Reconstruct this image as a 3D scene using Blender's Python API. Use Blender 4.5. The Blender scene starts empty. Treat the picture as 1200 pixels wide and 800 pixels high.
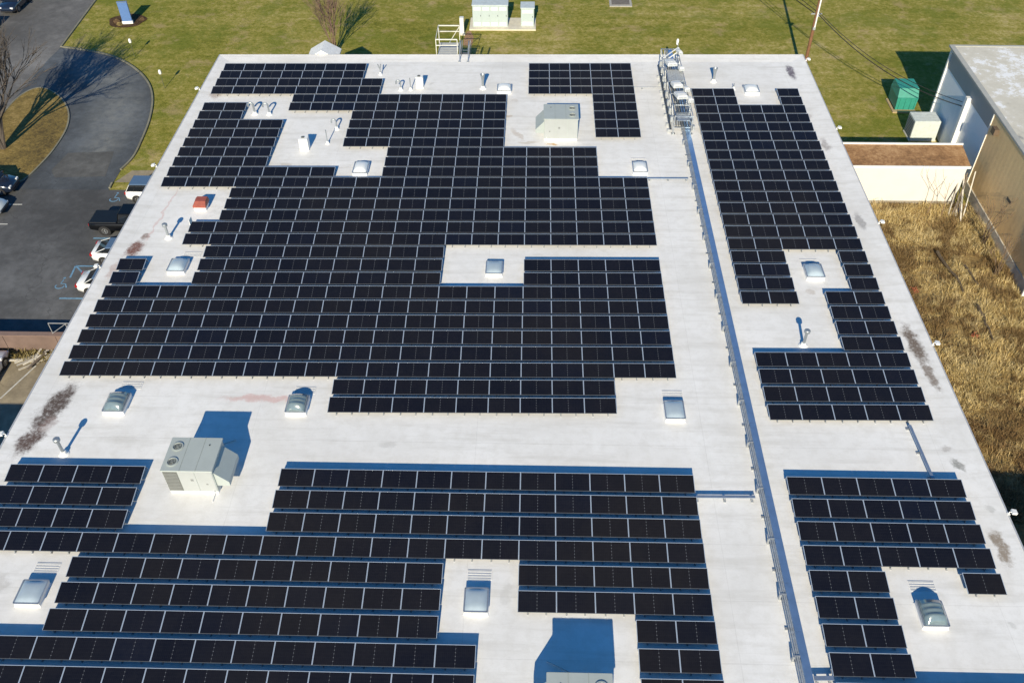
import bpy, bmesh, math, random
from mathutils import Vector, Matrix
R_ = math.radians
random.seed(11)
scn = bpy.context.scene
col = scn.collection
G = -5.5                      # ground level; the roof surface is z = 0

# ------------------------------------------------------------------ helpers
class MB:
    """collects geometry for ONE mesh object"""
    def __init__(s): s.v = []; s.f = []; s.m = []; s.uv = {}
    def add(s, vs, fs, mi=0):
        o = len(s.v); s.v += [tuple(p) for p in vs]
        for f in fs: s.f.append(tuple(i + o for i in f)); s.m.append(mi)
        return s
    def box(s, x0, x1, y0, y1, z0, z1, mi=0):
        v = [(x0,y0,z0),(x1,y0,z0),(x1,y1,z0),(x0,y1,z0),(x0,y0,z1),(x1,y0,z1),(x1,y1,z1),(x0,y1,z1)]
        return s.add(v, [(0,3,2,1),(4,5,6,7),(0,1,5,4),(1,2,6,5),(2,3,7,6),(3,0,4,7)], mi)
    def cbox(s, x0, x1, y0, y1, z0, z1, c=.03, mi=0):
        """box with chamfered vertical and top edges"""
        rings = []
        for z, d in ((z0, 0), (z1 - c, 0), (z1, c)):
            a, b, e, f = x0 + d, x1 - d, y0 + d, y1 - d
            rings.append([(a+c,e,z),(b-c,e,z),(b,e+c,z),(b,f-c,z),(b-c,f,z),(a+c,f,z),(a,f-c,z),(a,e+c,z)])
        return s.loft(rings, mi)
    def loft(s, rings, mi=0, caps=True):
        n = len(rings[0]); vs = [p for r in rings for p in r]; fs = []
        for k in range(len(rings) - 1):
            for i in range(n):
                j = (i + 1) % n
                fs.append((k*n+i, k*n+j, (k+1)*n+j, (k+1)*n+i))
        if caps:
            fs.append(tuple(range(n-1, -1, -1))); fs.append(tuple((len(rings)-1)*n + i for i in range(n)))
        return s.add(vs, fs, mi)
    def tube(s, pts, rad, n=8, mi=0):
        pts = [Vector(p) for p in pts]; rings = []
        rs = rad if isinstance(rad, (list, tuple)) else [rad] * len(pts)
        up = None
        for i, p in enumerate(pts):
            d = (pts[min(i+1, len(pts)-1)] - pts[max(i-1, 0)]).normalized()
            if up is None: up = Vector((0,0,1)) if abs(d.z) < .9 else Vector((1,0,0))
            a = d.cross(up); a = a.normalized() if a.length > 1e-5 else d.orthogonal().normalized()
            b = a.cross(d).normalized(); up = b
            rings.append([tuple(p + rs[i] * (math.cos(2*math.pi*k/n) * a + math.sin(2*math.pi*k/n) * b)) for k in range(n)])
        return s.loft(rings, mi)
    def lathe(s, prof, c=(0,0,0), n=16, mi=0):
        rings = [[(c[0] + r*math.cos(2*math.pi*k/n), c[1] + r*math.sin(2*math.pi*k/n), c[2] + z) for k in range(n)] for r, z in prof]
        return s.loft(rings, mi)
    def prism_x(s, poly, x0, x1, mi=0):
        """polygon in (y, z) extruded along x"""
        return s.loft([[(x0, y, z) for y, z in poly], [(x1, y, z) for y, z in poly]], mi)
    def prism_y(s, poly, y0, y1, mi=0):
        return s.loft([[(x, y0, z) for x, z in poly], [(x, y1, z) for x, z in poly]], mi)
    def bar(s, a, b, w, h=None, mi=0):
        """square bar between two points"""
        h = h or w; a = Vector(a); b = Vector(b); d = (b - a).normalized()
        up = Vector((0,0,1)) if abs(d.z) < .95 else Vector((0,1,0))
        p = d.cross(up).normalized() * w / 2; q = p.cross(d).normalized() * h / 2
        r = lambda o: [tuple(o+p+q), tuple(o-p+q), tuple(o-p-q), tuple(o+p-q)]
        return s.loft([r(a), r(b)], mi)
    def build(s, name, mats, parent=None, smooth=False, loc=None):
        me = bpy.data.meshes.new(name); me.from_pydata(s.v, [], s.f); me.update()
        bm = bmesh.new(); bm.from_mesh(me); bmesh.ops.recalc_face_normals(bm, faces=bm.faces); bm.to_mesh(me); bm.free()
        for m in (mats if isinstance(mats, (list, tuple)) else [mats]): me.materials.append(m)
        me.polygons.foreach_set('material_index', s.m)
        if smooth:
            me.polygons.foreach_set('use_smooth', [True] * len(me.polygons))
            try: me.set_sharp_from_angle(angle=R_(smooth if smooth is not True else 40))
            except Exception: pass
        o = bpy.data.objects.new(name, me); col.objects.link(o)
        if parent is not None: o.parent = parent
        if loc is not None: o.location = loc
        return o

def tag(o, label=None, cat=None, group=None, kind=None):
    if label: o['label'] = label
    if cat: o['category'] = cat
    if group: o['group'] = group
    if kind: o['kind'] = kind
    return o
def empty(name, loc, rz=0, label=None, cat=None, group=None):
    o = bpy.data.objects.new(name, None); col.objects.link(o); o.empty_display_size = .2
    o.location = loc; o.rotation_euler = (0, 0, rz)
    return tag(o, label, cat, group)
KIDS = {}
def children(o): return [c for c in bpy.data.objects if c.parent is o]
def copy_tree(src, kids, loc, rz=0):
    c = src.copy(); col.objects.link(c); c.location = loc; c.rotation_euler = (0, 0, rz)
    for k, sub in kids:
        d = k.copy(); col.objects.link(d); d.parent = c
        for q in sub:
            e = q.copy(); col.objects.link(e); e.parent = d
    return c

# ------------------------------------------------------------------ materials
def nt_of(name):
    m = bpy.data.materials.new(name); m.use_nodes = True
    nt = m.node_tree
    return m, nt, nt.nodes['Principled BSDF']
def N(nt, t, **kw):
    n = nt.nodes.new(t)
    for k, v in kw.items(): setattr(n, k, v)
    return n
def noise(nt, vec, scale, detail=4, rough=.6):
    n = N(nt, 'ShaderNodeTexNoise'); n.inputs['Scale'].default_value = scale
    n.inputs['Detail'].default_value = detail; n.inputs['Roughness'].default_value = rough
    nt.links.new(vec, n.inputs['Vector']); return n.outputs['Fac']
def ramp(nt, fac, stops):
    r = N(nt, 'ShaderNodeValToRGB'); nt.links.new(fac, r.inputs['Fac'])
    e = r.color_ramp.elements
    while len(e) < len(stops): e.new(.5)
    for i, (p, c) in enumerate(stops):
        e[i].position = p; e[i].color = (*c, 1) if len(c) == 3 else c
    return r.outputs['Color']
def mixc(nt, fac, a, b, mode='MIX'):
    m = N(nt, 'ShaderNodeMix', data_type='RGBA', blend_type=mode)
    for sock, v in ((m.inputs[0], fac), (m.inputs[6], a), (m.inputs[7], b)):
        if isinstance(v, (int, float)): sock.default_value = v
        elif isinstance(v, tuple): sock.default_value = (*v, 1)
        else: nt.links.new(v, sock)
    return m.outputs[2]
def math_(nt, op, a, b=None, c=None, clamp=False):
    m = N(nt, 'ShaderNodeMath', operation=op); m.use_clamp = clamp
    for i, v in enumerate((a, b, c)):
        if v is None: continue
        if isinstance(v, (int, float)): m.inputs[i].default_value = v
        else: nt.links.new(v, m.inputs[i])
    return m.outputs[0]
def pos(nt): return N(nt, 'ShaderNodeNewGeometry').outputs['Position']
def bump(nt, bs, h, strength=.3, dist=.02):
    b = N(nt, 'ShaderNodeBump'); b.inputs['Strength'].default_value = strength; b.inputs['Distance'].default_value = dist
    nt.links.new(h, b.inputs['Height']); nt.links.new(b.outputs[0], bs.inputs['Normal'])

MATS = {}
def mat(name, c, rough=.5, metal=0.0, var=.12, scale=3.0, bmp=0, spec=None, coat=0):
    if name in MATS: return MATS[name]
    m, nt, bs = nt_of(name)
    tc = N(nt, 'ShaderNodeTexCoord').outputs['Object']
    f = noise(nt, tc, scale, 5, .65)
    lo = tuple(x * (1 - var) for x in c); hi = tuple(min(1, x * (1 + var)) for x in c)
    cl = ramp(nt, f, [(.3, lo), (.7, hi)])
    nt.links.new(cl, bs.inputs['Base Color'])
    bs.inputs['Roughness'].default_value = rough; bs.inputs['Metallic'].default_value = metal
    if spec is not None: bs.inputs['Specular IOR Level'].default_value = spec
    if coat: bs.inputs['Coat Weight'].default_value = coat
    if bmp: bump(nt, bs, noise(nt, tc, scale * 6, 4), bmp, .01)
    MATS[name] = m
    return m

# --- roof membrane: white, with seams, scuffs and dirty ponding patches that have a shape of their own
STAINS = [  # x, y, half length x, half length y, rotation, strength, colour
    (-13.7, 4.3, .85, 2.2, -14, 1.0, (.10, .075, .065)), (-14.1, 1.9, .72, 1.35, -16, 1.0, (.12, .085, .075)),
    (-13.5, 3.1, .5, .8, 0, .5, (.30, .22, .20)),
    (-13.9, 18.6, .75, 1.0, -20, 1.0, (.20, .10, .08)), (-13.6, 19.9, .35, .5, 0, .8, (.22, .14, .11)),
    (-14.5, 16.4, .35, 1.5, -5, .5, (.42, .28, .25)),
    (-13.9, 39.6, .6, 1.2, 0, .6, (.35, .27, .26)),
    (34.95, 44.1, .42, 1.5, 0, 1.0, (.16, .14, .17)), (35.6, 10.2, .55, 2.1, 6, 1.0, (.17, .135, .11)),
    (35.75, 7.6, .4, 1.5, 6, .9, (.22, .18, .15)), (35.5, 22.5, .35, 1.3, 0, .75, (.30, .29, .29)),
    (35.3, 32.4, .4, 1.2, 0, .7, (.34, .31, .30)), (34.9, 36.6, .5, .6, 0, .5, (.4, .36, .34)),
    (35.6, -3.8, .38, 1.1, 5, .9, (.25, .20, .15)), (35.0, 2.3, .5, .25, -25, .6, (.36, .33, .31)),
    (35.2, 1.1, .28, .5, 25, .8, (.22, .22, .20)), (35.9, -1.7, .3, .35, 0, .45, (.4, .4, .38)),
    (30.4, 14.9, .4, .35, 0, .6, (.50, .44, .38)), (5.4, 2.0, .7, .25, 0, .35, (.45, .44, .42)),
    (14.2, 32.1, .75, .2, 0, .9, (.55, .33, .10)), (11.6, 33.6, .3, 1.2, 30, .55, (.5, .42, .34)), (12.4, 32.4, 1.1, .22, 0, .55, (.5, .43, .33)),
    (10.9, 36.3, .4, .3, 0, .6, (.5, .42, .34)), (11.2, 38.9, .4, .3, 0, .4, (.5, .45, .4)),
    (-2.2, 5.1, 2.6, .35, 0, .6, (.62, .36, .33)), (-13.2, 22.6, .12, 4.2, -4, .45, (.60, .36, .33)),
    (-5.9, 28.9, .5, .35, 0, .5, (.48, .42, .35)), (-4.8, 27.9, .55, .35, 0, .5, (.48, .42, .35)),
    (-3.0, 28.6, 3.5, .12, 3, .35, (.5, .46, .42)), (11.9, -6.9, .3, .7, 0, .35, (.5, .49, .46)),
    (29.2, -7.9, .5, .3, 0, .45, (.5, .46, .4)), (4.0, 41.6, .2, .4, -30, .4, (.45, .45, .45)),
    (-12.0, -6.9, .7, .8, 0, .45, (.40, .38, .35)), (-12.4, -4.6, 1.0, .7, 0, .3, (.48, .42, .38)), (27.0, 8.5, 1.6, .22, 0, .3, (.62, .45, .36)),
    (34.6, -8.0, .2, .2, 0, .4, (.45, .45, .43)), (-9.0, 2.0, 1.0, .4, 0, .25, (.48, .46, .42)),
]
def make_roof_mat():
    m, nt, bs = nt_of('white_roof_membrane')
    P = pos(nt)
    sx = N(nt, 'ShaderNodeSeparateXYZ'); nt.links.new(P, sx.inputs[0])
    n1 = noise(nt, P, .16, 6, .62); n2 = noise(nt, P, 1.6, 6, .7); n3 = noise(nt, P, 14, 3, .7)
    mp = N(nt, 'ShaderNodeMapping'); mp.inputs['Scale'].default_value = (.14, 1.3, 1); nt.links.new(P, mp.inputs[0])
    n4 = noise(nt, mp.outputs[0], 1.0, 6, .65)
    c = ramp(nt, n1, [(.30, (.70, .69, .67)), (.60, (.815, .81, .80))])
    c = mixc(nt, math_(nt, 'MULTIPLY', ramp(nt, n2, [(.45, (0,0,0)), (.68, (1,1,1))]), .40), c, (.60, .585, .55))
    c = mixc(nt, math_(nt, 'MULTIPLY', ramp(nt, n4, [(.50, (0,0,0)), (.66, (1,1,1))]), .42), c, (.55, .535, .50))
    c = mixc(nt, math_(nt, 'MULTIPLY', ramp(nt, n3, [(.5, (0,0,0)), (.8, (1,1,1))]), .22), c, (.60, .58, .55))
    # lap seams every 3.05 m across the roof, a few along it
    def seam(coord, period, off, width):
        a = math_(nt, 'ADD', coord, math_(nt, 'MULTIPLY', math_(nt, 'SUBTRACT', n2, .5), .05))
        w = math_(nt, 'PINGPONG', math_(nt, 'ADD', a, off), period / 2)
        return math_(nt, 'LESS_THAN', w, width)
    s1 = seam(sx.outputs['Y'], 3.05, .9, .022); s2 = seam(sx.outputs['X'], 12.2, 2.2, .018)
    sm = math_(nt, 'MAXIMUM', s1, s2)
    c = mixc(nt, math_(nt, 'MULTIPLY', sm, math_(nt, 'MULTIPLY', n2, .34)), c, (.40, .39, .37))
    nd = noise(nt, P, 2.3, 7, .75); nf = noise(nt, P, 7.0, 5, .75); ng = noise(nt, P, 4.2, 6, .8)
    warp = N(nt, 'ShaderNodeVectorMath', operation='MULTIPLY_ADD')
    nn = N(nt, 'ShaderNodeTexNoise'); nn.inputs['Scale'].default_value = 1.2; nn.inputs['Detail'].default_value = 4
    nt.links.new(P, nn.inputs['Vector'])
    nt.links.new(nn.outputs['Color'], warp.inputs[0]); warp.inputs[1].default_value = (.9, .9, 0); nt.links.new(P, warp.inputs[2])
    for (x, y, rx, ry, rot, st, sc) in STAINS:
        mp = N(nt, 'ShaderNodeMapping', vector_type='TEXTURE')
        mp.inputs['Location'].default_value = (x + .45, y + .45, 0); mp.inputs['Rotation'].default_value = (0, 0, R_(rot))
        mp.inputs['Scale'].default_value = (rx, ry, 1)
        nt.links.new(warp.outputs[0], mp.inputs[0])
        fl = N(nt, 'ShaderNodeVectorMath', operation='MULTIPLY'); fl.inputs[1].default_value = (1, 1, 0); nt.links.new(mp.outputs[0], fl.inputs[0])
        ln = N(nt, 'ShaderNodeVectorMath', operation='LENGTH'); nt.links.new(fl.outputs[0], ln.inputs[0])
        mr = N(nt, 'ShaderNodeMapRange', interpolation_type='SMOOTHSTEP'); mr.inputs[1].default_value = 1.35; mr.inputs[2].default_value = .15
        nt.links.new(ln.outputs['Value'], mr.inputs[0])
        f = math_(nt, 'MULTIPLY_ADD', math_(nt, 'ADD', math_(nt, 'MULTIPLY', mr.outputs[0], .62), math_(nt, 'ADD', math_(nt, 'MULTIPLY', nd, .75), math_(nt, 'MULTIPLY', nf, .95))), 2.5, -2.35, clamp=True)
        f = math_(nt, 'MULTIPLY', f, math_(nt, 'MULTIPLY', mr.outputs[0], 1.5, clamp=True))
        f = math_(nt, 'MULTIPLY', f, math_(nt, 'MULTIPLY_ADD', ng, 2.4, -.25, clamp=True))
        f = math_(nt, 'MULTIPLY', f, st, clamp=True)
        c = mixc(nt, f, c, sc)
    nt.links.new(c, bs.inputs['Base Color'])
    bs.inputs['Roughness'].default_value = .75; bs.inputs['Specular IOR Level'].default_value = .25
    bump(nt, bs, math_(nt, 'ADD', n3, math_(nt, 'MULTIPLY', n2, 1.5)), .25, .01)
    return m
M_ROOF = make_roof_mat()

def make_ground_mat(name, stops, band=0, fine=9.0, extra=None):
    m, nt, bs = nt_of(name)
    P = pos(nt)
    a = noise(nt, P, .09, 5, .6); b = noise(nt, P, .7, 6, .7); c_ = noise(nt, P, fine, 5, .75)
    f = math_(nt, 'ADD', math_(nt, 'MULTIPLY', a, .55), math_(nt, 'MULTIPLY', b, .45))
    if band:
        mp = N(nt, 'ShaderNodeMapping'); mp.inputs['Scale'].default_value = (.05, 1.0, 1); mp.inputs['Rotation'].default_value = (0, 0, R_(1)); nt.links.new(P, mp.inputs[0])
        w = noise(nt, mp.outputs[0], .9, 3, .6)
        f = math_(nt, 'ADD', math_(nt, 'MULTIPLY', f, 1 - band), math_(nt, 'MULTIPLY', w, band))
    f = math_(nt, 'ADD', f, math_(nt, 'MULTIPLY', math_(nt, 'SUBTRACT', c_, .5), .62))
    cl = ramp(nt, f, stops)
    if extra: cl = extra(nt, P, cl)
    nt.links.new(cl, bs.inputs['Base Color']); bs.inputs['Roughness'].default_value = .95; bs.inputs['Specular IOR Level'].default_value = .1
    bump(nt, bs, math_(nt, 'ADD', c_, noise(nt, P, fine * 3, 3)), .9, .06)
    return m
def lawn_extra(nt, P, c):
    # a greener belt near the building and a worn straw belt beyond
    sx = N(nt, 'ShaderNodeSeparateXYZ'); nt.links.new(P, sx.inputs[0])
    n = noise(nt, P, .22, 5, .65)
    c = mixc(nt, math_(nt, 'MULTIPLY', ramp(nt, n, [(.50, (0,0,0)), (.60, (1,1,1))]), .55), c, (.135, .165, .022))
    n2 = noise(nt, P, .35, 6, .7)
    c = mixc(nt, math_(nt, 'MULTIPLY', ramp(nt, n2, [(.55, (0,0,0)), (.66, (1,1,1))]), .55), c, (.36, .27, .14))
    return c
M_LAWN = make_ground_mat('autumn_lawn', [(.30, (.11, .12, .018)), (.43, (.20, .195, .032)), (.54, (.30, .262, .068)), (.66, (.45, .37, .16))], band=.22, fine=2.6, extra=lawn_extra)
M_DRYG = make_ground_mat('dry_grass_soil', [(.35, (.17, .11, .05)), (.50, (.32, .225, .095)), (.64, (.48, .36, .16))], fine=4)
M_ISLE = make_ground_mat('island_dead_grass', [(.32, (.10, .075, .035)), (.50, (.25, .18, .06)), (.66, (.40, .29, .13))], fine=4)
def make_asphalt(name, c, crack=.5):
    m, nt, bs = nt_of(name)
    P = pos(nt)
    a = noise(nt, P, .12, 6, .65); b = noise(nt, P, 1.3, 6, .7); d = noise(nt, P, 30, 3, .7)
    f = math_(nt, 'ADD', math_(nt, 'MULTIPLY', a, .58), math_(nt, 'ADD', math_(nt, 'MULTIPLY', b, .24), math_(nt, 'MULTIPLY', d, .18)))
    cl = ramp(nt, f, [(.40, tuple(x * .66 for x in c)), (.5, c), (.60, tuple(x * 1.6 for x in c))])
    vo = N(nt, 'ShaderNodeTexVoronoi', feature='DISTANCE_TO_EDGE'); vo.inputs['Scale'].default_value = .16
    wp = N(nt, 'ShaderNodeVectorMath', operation='MULTIPLY_ADD'); nn = N(nt, 'ShaderNodeTexNoise'); nn.inputs['Scale'].default_value = .5; nn.inputs['Detail'].default_value = 5
    nt.links.new(P, nn.inputs['Vector']); nt.links.new(nn.outputs['Color'], wp.inputs[0]); wp.inputs[1].default_value = (4, 4, 0); nt.links.new(P, wp.inputs[2])
    nt.links.new(wp.outputs[0], vo.inputs['Vector'])
    ck = math_(nt, 'LESS_THAN', vo.outputs['Distance'], .005)
    cl = mixc(nt, math_(nt, 'MULTIPLY', math_(nt, 'MULTIPLY', ck, b), crack), cl, tuple(x * .55 for x in c))
    nt.links.new(cl, bs.inputs['Base Color']); bs.inputs['Roughness'].default_value = .85; bs.inputs['Specular IOR Level'].default_value = .3
    bump(nt, bs, d, .4, .01)
    return m
M_ROAD = make_asphalt('weathered_road_asphalt', (.138, .134, .130), .6)
M_DRIVE = make_asphalt('driveway_asphalt', (.078, .087, .098), .8)
def worn_lane():
    # the turning lane is worn paler than the sealed edges of the driveway
    nt = M_DRIVE.node_tree; bs = nt.nodes['Principled BSDF']; src = bs.inputs['Base Color'].links[0].from_socket
    P_ = pos(nt); f = None
    for x, y, rx, ry, rot in ((-26.3, 46.0, 2.6, 6.5, 8), (-25.6, 40.5, 1.9, 5.0, 0), (-29.5, 52.8, 4.0, 2.4, -25)):
        mp = N(nt, 'ShaderNodeMapping', vector_type='TEXTURE'); mp.inputs['Location'].default_value = (x, y, 0); mp.inputs['Rotation'].default_value = (0, 0, R_(rot)); mp.inputs['Scale'].default_value = (rx, ry, 1)
        nt.links.new(P_, mp.inputs[0]); fl = N(nt, 'ShaderNodeVectorMath', operation='MULTIPLY'); fl.inputs[1].default_value = (1, 1, 0); nt.links.new(mp.outputs[0], fl.inputs[0])
        ln = N(nt, 'ShaderNodeVectorMath', operation='LENGTH'); nt.links.new(fl.outputs[0], ln.inputs[0])
        g = math_(nt, 'MULTIPLY_ADD', ln.outputs['Value'], -1.0, 1.25, clamp=True)
        f = g if f is None else math_(nt, 'MAXIMUM', f, g)
    n = noise(nt, P_, 1.1, 6, .72)
    f = math_(nt, 'MULTIPLY', f, math_(nt, 'MULTIPLY_ADD', n, 2.6, -.75, clamp=True))
    nt.links.new(mixc(nt, math_(nt, 'MULTIPLY', f, .85), src, (.215, .220, .212)), bs.inputs['Base Color'])
worn_lane()
M_LOT = make_asphalt('parking_lot_asphalt', (.092, .094, .098), .8)
M_CONC = make_asphalt('tan_concrete', (.26, .22, .155), .6)
M_PAD = mat('pale_pad_concrete', (.62, .58, .48), .85, var=.1, scale=2)

# --- solar glass: dark cells with a fine busbar grid and the pale gap down the middle of a half-cut module
def make_glass():
    m, nt, bs = nt_of('solar_cell_glass')
    uv = N(nt, 'ShaderNodeUVMap').outputs[0]
    sx = N(nt, 'ShaderNodeSeparateXYZ'); nt.links.new(uv, sx.inputs[0])
    u, v = sx.outputs['X'], sx.outputs['Y']
    def lines(c, n, w):
        t = math_(nt, 'PINGPONG', math_(nt, 'MULTIPLY', c, n), .5)
        return math_(nt, 'LESS_THAN', t, w)
    rnd = N(nt, 'ShaderNodeNewGeometry').outputs['Random Per Island']
    orn = N(nt, 'ShaderNodeObjectInfo').outputs['Random']
    r = math_(nt, 'FRACT', math_(nt, 'ADD', rnd, math_(nt, 'MULTIPLY', orn, 7.31)))
    base = ramp(nt, r, [(0, (.0026, .0036, .0092)), (.4, (.0034, .0044, .0104)), (.7, (.0052, .0054, .0094)), (.9, (.0038, .0048, .0108)), (1, (.0030, .0052, .0150))])
    n = noise(nt, pos(nt), .075, 3, .5)
    base = mixc(nt, math_(nt, 'MULTIPLY', ramp(nt, n, [(.48, (0,0,0)), (.64, (1,1,1))]), .5), base, (.0135, .0115, .0105))
    fine = math_(nt, 'MAXIMUM', lines(u, 20, .035), lines(v, 6, .022))
    base = mixc(nt, math_(nt, 'MULTIPLY', fine, .5), base, (.020, .022, .028))
    bus = lines(v, 54, .10)
    base = mixc(nt, math_(nt, 'MULTIPLY', bus, .25), base, (.03, .03, .033))
    mid = math_(nt, 'LESS_THAN', math_(nt, 'ABSOLUTE', math_(nt, 'SUBTRACT', u, .5)), .0065)
    dia = math_(nt, 'LESS_THAN', math_(nt, 'ADD', math_(nt, 'MULTIPLY', math_(nt, 'ABSOLUTE', math_(nt, 'SUBTRACT', u, .5)), 1.7), math_(nt, 'MULTIPLY', math_(nt, 'PINGPONG', math_(nt, 'MULTIPLY', v, 6), .5), .167)), .024)
    base = mixc(nt, math_(nt, 'MULTIPLY', mid, .5), base, (.045, .05, .06))
    base = mixc(nt, math_(nt, 'MULTIPLY', dia, .85), base, (.16, .17, .185))
    dust = noise(nt, pos(nt), 5, 5, .7)
    base = mixc(nt, math_(nt, 'MULTIPLY', math_(nt, 'MULTIPLY', dust, noise(nt, pos(nt), .8, 4, .6)), .045), base, (.36, .32, .27))
    nt.links.new(base, bs.inputs['Base Color'])
    bs.inputs['Roughness'].default_value = .16; bs.inputs['IOR'].default_value = 1.34
    return m
M_GLASS = make_glass()
M_FRAME = mat('silver_aluminium_frame', (.50, .58, .68), .45, .4, var=.06)
M_LOWEDGE = mat('dark_lower_edge', (.10, .11, .13), .5, .3, var=.06)
M_RACK = mat('rack_galvanised', (.42, .44, .46), .5, .6, var=.15)
M_DARK = mat('dark_clip', (.03, .032, .038), .6)
M_GALV = mat('galvanised_metal', (.50, .53, .56), .38, .8, var=.18, scale=5)
M_TRAY = mat('tray_cover_steel', (.34, .50, .70), .34, .75, var=.10, scale=2)
M_CONDUIT = mat('grey_conduit', (.46, .48, .49), .45, .4, var=.25, scale=8)
M_WHITE = mat('white_paint', (.80, .80, .78), .5, var=.04)
M_CURB = mat('white_curb_flashing', (.82, .81, .79), .6, var=.06)
M_RTU = mat('pale_grey_green_steel', (.40, .44, .425), .45, var=.05, scale=1.5)
M_RTUF = mat('cream_steel_panel', (.39, .41, .41), .5, var=.04, scale=1.5)
M_LOUV = mat('dark_coil_louvre', (.13, .135, .13), .6, var=.2, scale=20)
M_BLACK = mat('black_rubber', (.015, .015, .016), .7)
M_DOME = mat('frosted_skylight_dome', (.40, .48, .54), .16, var=.05, spec=.7, coat=.5)
M_DOMEW = mat('white_skylight_dome', (.76, .78, .78), .22, var=.04, spec=.6, coat=.4)
M_DOMEB = mat('ribbed_grey_skylight', (.15, .20, .22), .14, var=.12, spec=.8, coat=.6)
M_ALU = mat('skylight_rim', (.55, .58, .60), .35, .7)
M_SLATS = mat('ribbed_grey_slats', (.55, .56, .57), .8, var=.1)

# ------------------------------------------------------------------ sky, sun, camera
SUN_EL, SUN_AZ = 27.8, 5.2        # light travels towards +y, a little +x
w = bpy.data.worlds.new("World"); scn.world = w; w.use_nodes = True
nt = w.node_tree; bg = nt.nodes['Background']
sky = N(nt, 'ShaderNodeTexSky', sky_type='NISHITA'); sky.sun_disc = False
sky.sun_elevation = R_(SUN_EL); sky.sun_rotation = R_(180 + SUN_AZ)
sky.air_density = 1.0; sky.dust_density = .15; sky.ozone_density = 4.0; sky.altitude = 100
hs = N(nt, 'ShaderNodeHueSaturation'); hs.inputs['Saturation'].default_value = 1.28
nt.links.new(sky.outputs[0], hs.inputs['Color']); nt.links.new(hs.outputs[0], bg.inputs['Color'])
bg.inputs['Strength'].default_value = .09
sl = bpy.data.lights.new('sun', 'SUN'); sl.energy = 4.5; sl.angle = R_(.53); sl.color = (1.0, .89, .67)
so = bpy.data.objects.new('sun', sl); col.objects.link(so)
d = Vector((math.sin(R_(SUN_AZ)) * math.cos(R_(SUN_EL)), math.cos(R_(SUN_AZ)) * math.cos(R_(SUN_EL)), -math.sin(R_(SUN_EL))))
so.rotation_euler = d.to_track_quat('-Z', 'Y').to_euler(); so.location = (0, -60, 60)
cam = bpy.data.cameras.new('camera'); co = bpy.data.objects.new('camera', cam); col.objects.link(co)
rx = Vector((0.99965128, 0.02555321, -0.00666043)); uy = Vector((-0.01285879, 0.69133814, 0.72241694)); bz = Vector((0.02306469, -0.72207937, 0.69142563))
mw = Matrix.Identity(4)
for i in range(3): mw[i][0] = rx[i]; mw[i][1] = uy[i]; mw[i][2] = bz[i]
mw.translation = Vector((12.96918, -29.0306, 37.40448)); co.matrix_world = mw
cam.sensor_width = 36; cam.lens = 31.8; cam.clip_end = 2000; scn.camera = co
vs = scn.view_settings; vs.view_transform = 'Standard'; vs.look = 'None'; vs.gamma = 1; vs.exposure = .50; vs.use_curve_mapping = False
scn.render.resolution_x = 1024; scn.render.resolution_y = 682

# ------------------------------------------------------------------ ground, roads
def sheet(name, pts, z, m, kind='structure', zt=None):
    bm = bmesh.new(); vs_ = [bm.verts.new((x, y, z)) for x, y in pts]
    f = bm.faces.new(vs_); f.normal_update()
    if f.normal.z < 0: f.normal_flip()
    bmesh.ops.triangulate(bm, faces=[f])
    me = bpy.data.meshes.new(name); bm.to_mesh(me); bm.free(); me.materials.append(m)
    o = bpy.data.objects.new(name, me); col.objects.link(o)
    return tag(o, kind=kind)
def smooth_pts(pts, n=6, closed=False):
    out = []; P = [Vector((*p, 0)) for p in pts]; L = len(P)
    rng = range(L) if closed else range(L - 1)
    for i in rng:
        if closed: a, b, c, e = P[(i-1) % L], P[i], P[(i+1) % L], P[(i+2) % L]
        else: a, b, c, e = P[max(i-1, 0)], P[i], P[i+1], P[min(i+2, L-1)]
        for k in range(n):
            t = k / n
            q = .5 * ((2*b) + (-a + c)*t + (2*a - 5*b + 4*c - e)*t*t + (-a + 3*b - 3*c + e)*t*t*t)
            out.append((q.x, q.y))
    if not closed: out.append((P[-1].x, P[-1].y))
    return out
sheet('ground', [(-400, -400), (400, -400), (400, 500), (-400, 500)], G, M_LAWN)
sheet('road', [(-70, -60), (-37.0, -60), (-37.0, 56.5), (-36.75, 59.4), (-37.3, 71.2), (-43, 400), (-76, 400)], G + .02, M_ROAD)
curve = smooth_pts([(-36.75, 59.35), (-33.9, 58.6), (-30.8, 57.4), (-27.9, 55.2), (-25.4, 52.2), (-23.8, 48.9), (-22.8, 44.9), (-22.35, 41.2), (-22.2, 38.4), (-22.6, 36.4)])
sheet('driveway', [(-37.0, 33.4), (-37.0, 56.5), ] + curve + [(-22.6, 33.4)], G + .03, M_DRIVE)
sheet('parking_lot', [(-37.0, 14.5), (-37.0, 33.4), (-15.3, 33.4), (-15.3, 14.5)], G + .03, M_LOT)
sheet('concrete_yard', [(-37.0, -40), (-37.0, 14.1), (-15.3, 14.1), (-15.3, -40)], G + .025, M_CONC)
sheet('walkway', [(-22.5, 34.5), (-21.6, 36.3), (-15.3, 36.6), (-15.3, 34.5)], G + .04, M_CONC)
sheet('patched_asphalt', [(-28.6, 36.3), (-28.2, 39.0), (-24.2, 39.3), (-23.6, 35.4), (-27.9, 35.2)], G + .04, make_asphalt('patch_asphalt', (.098, .098, .096), .3))
isl = smooth_pts([(-33.0, 33.9), (-30.6, 34.3), (-29.8, 37.6), (-29.7, 41.1), (-30.1, 44.0), (-31.2, 46.7), (-33.1, 49.2), (-35.4, 50.6), (-36.7, 48.9), (-36.9, 44.7), (-36.9, 38)], 6, True)
sheet('planting_island', isl, G + .09, M_ISLE)
sheet('alley_ground', [(36.7, -40), (48.4, -40), (48.4, 32.6), (36.7, 32.6)], G + .012, M_DRYG)
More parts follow.
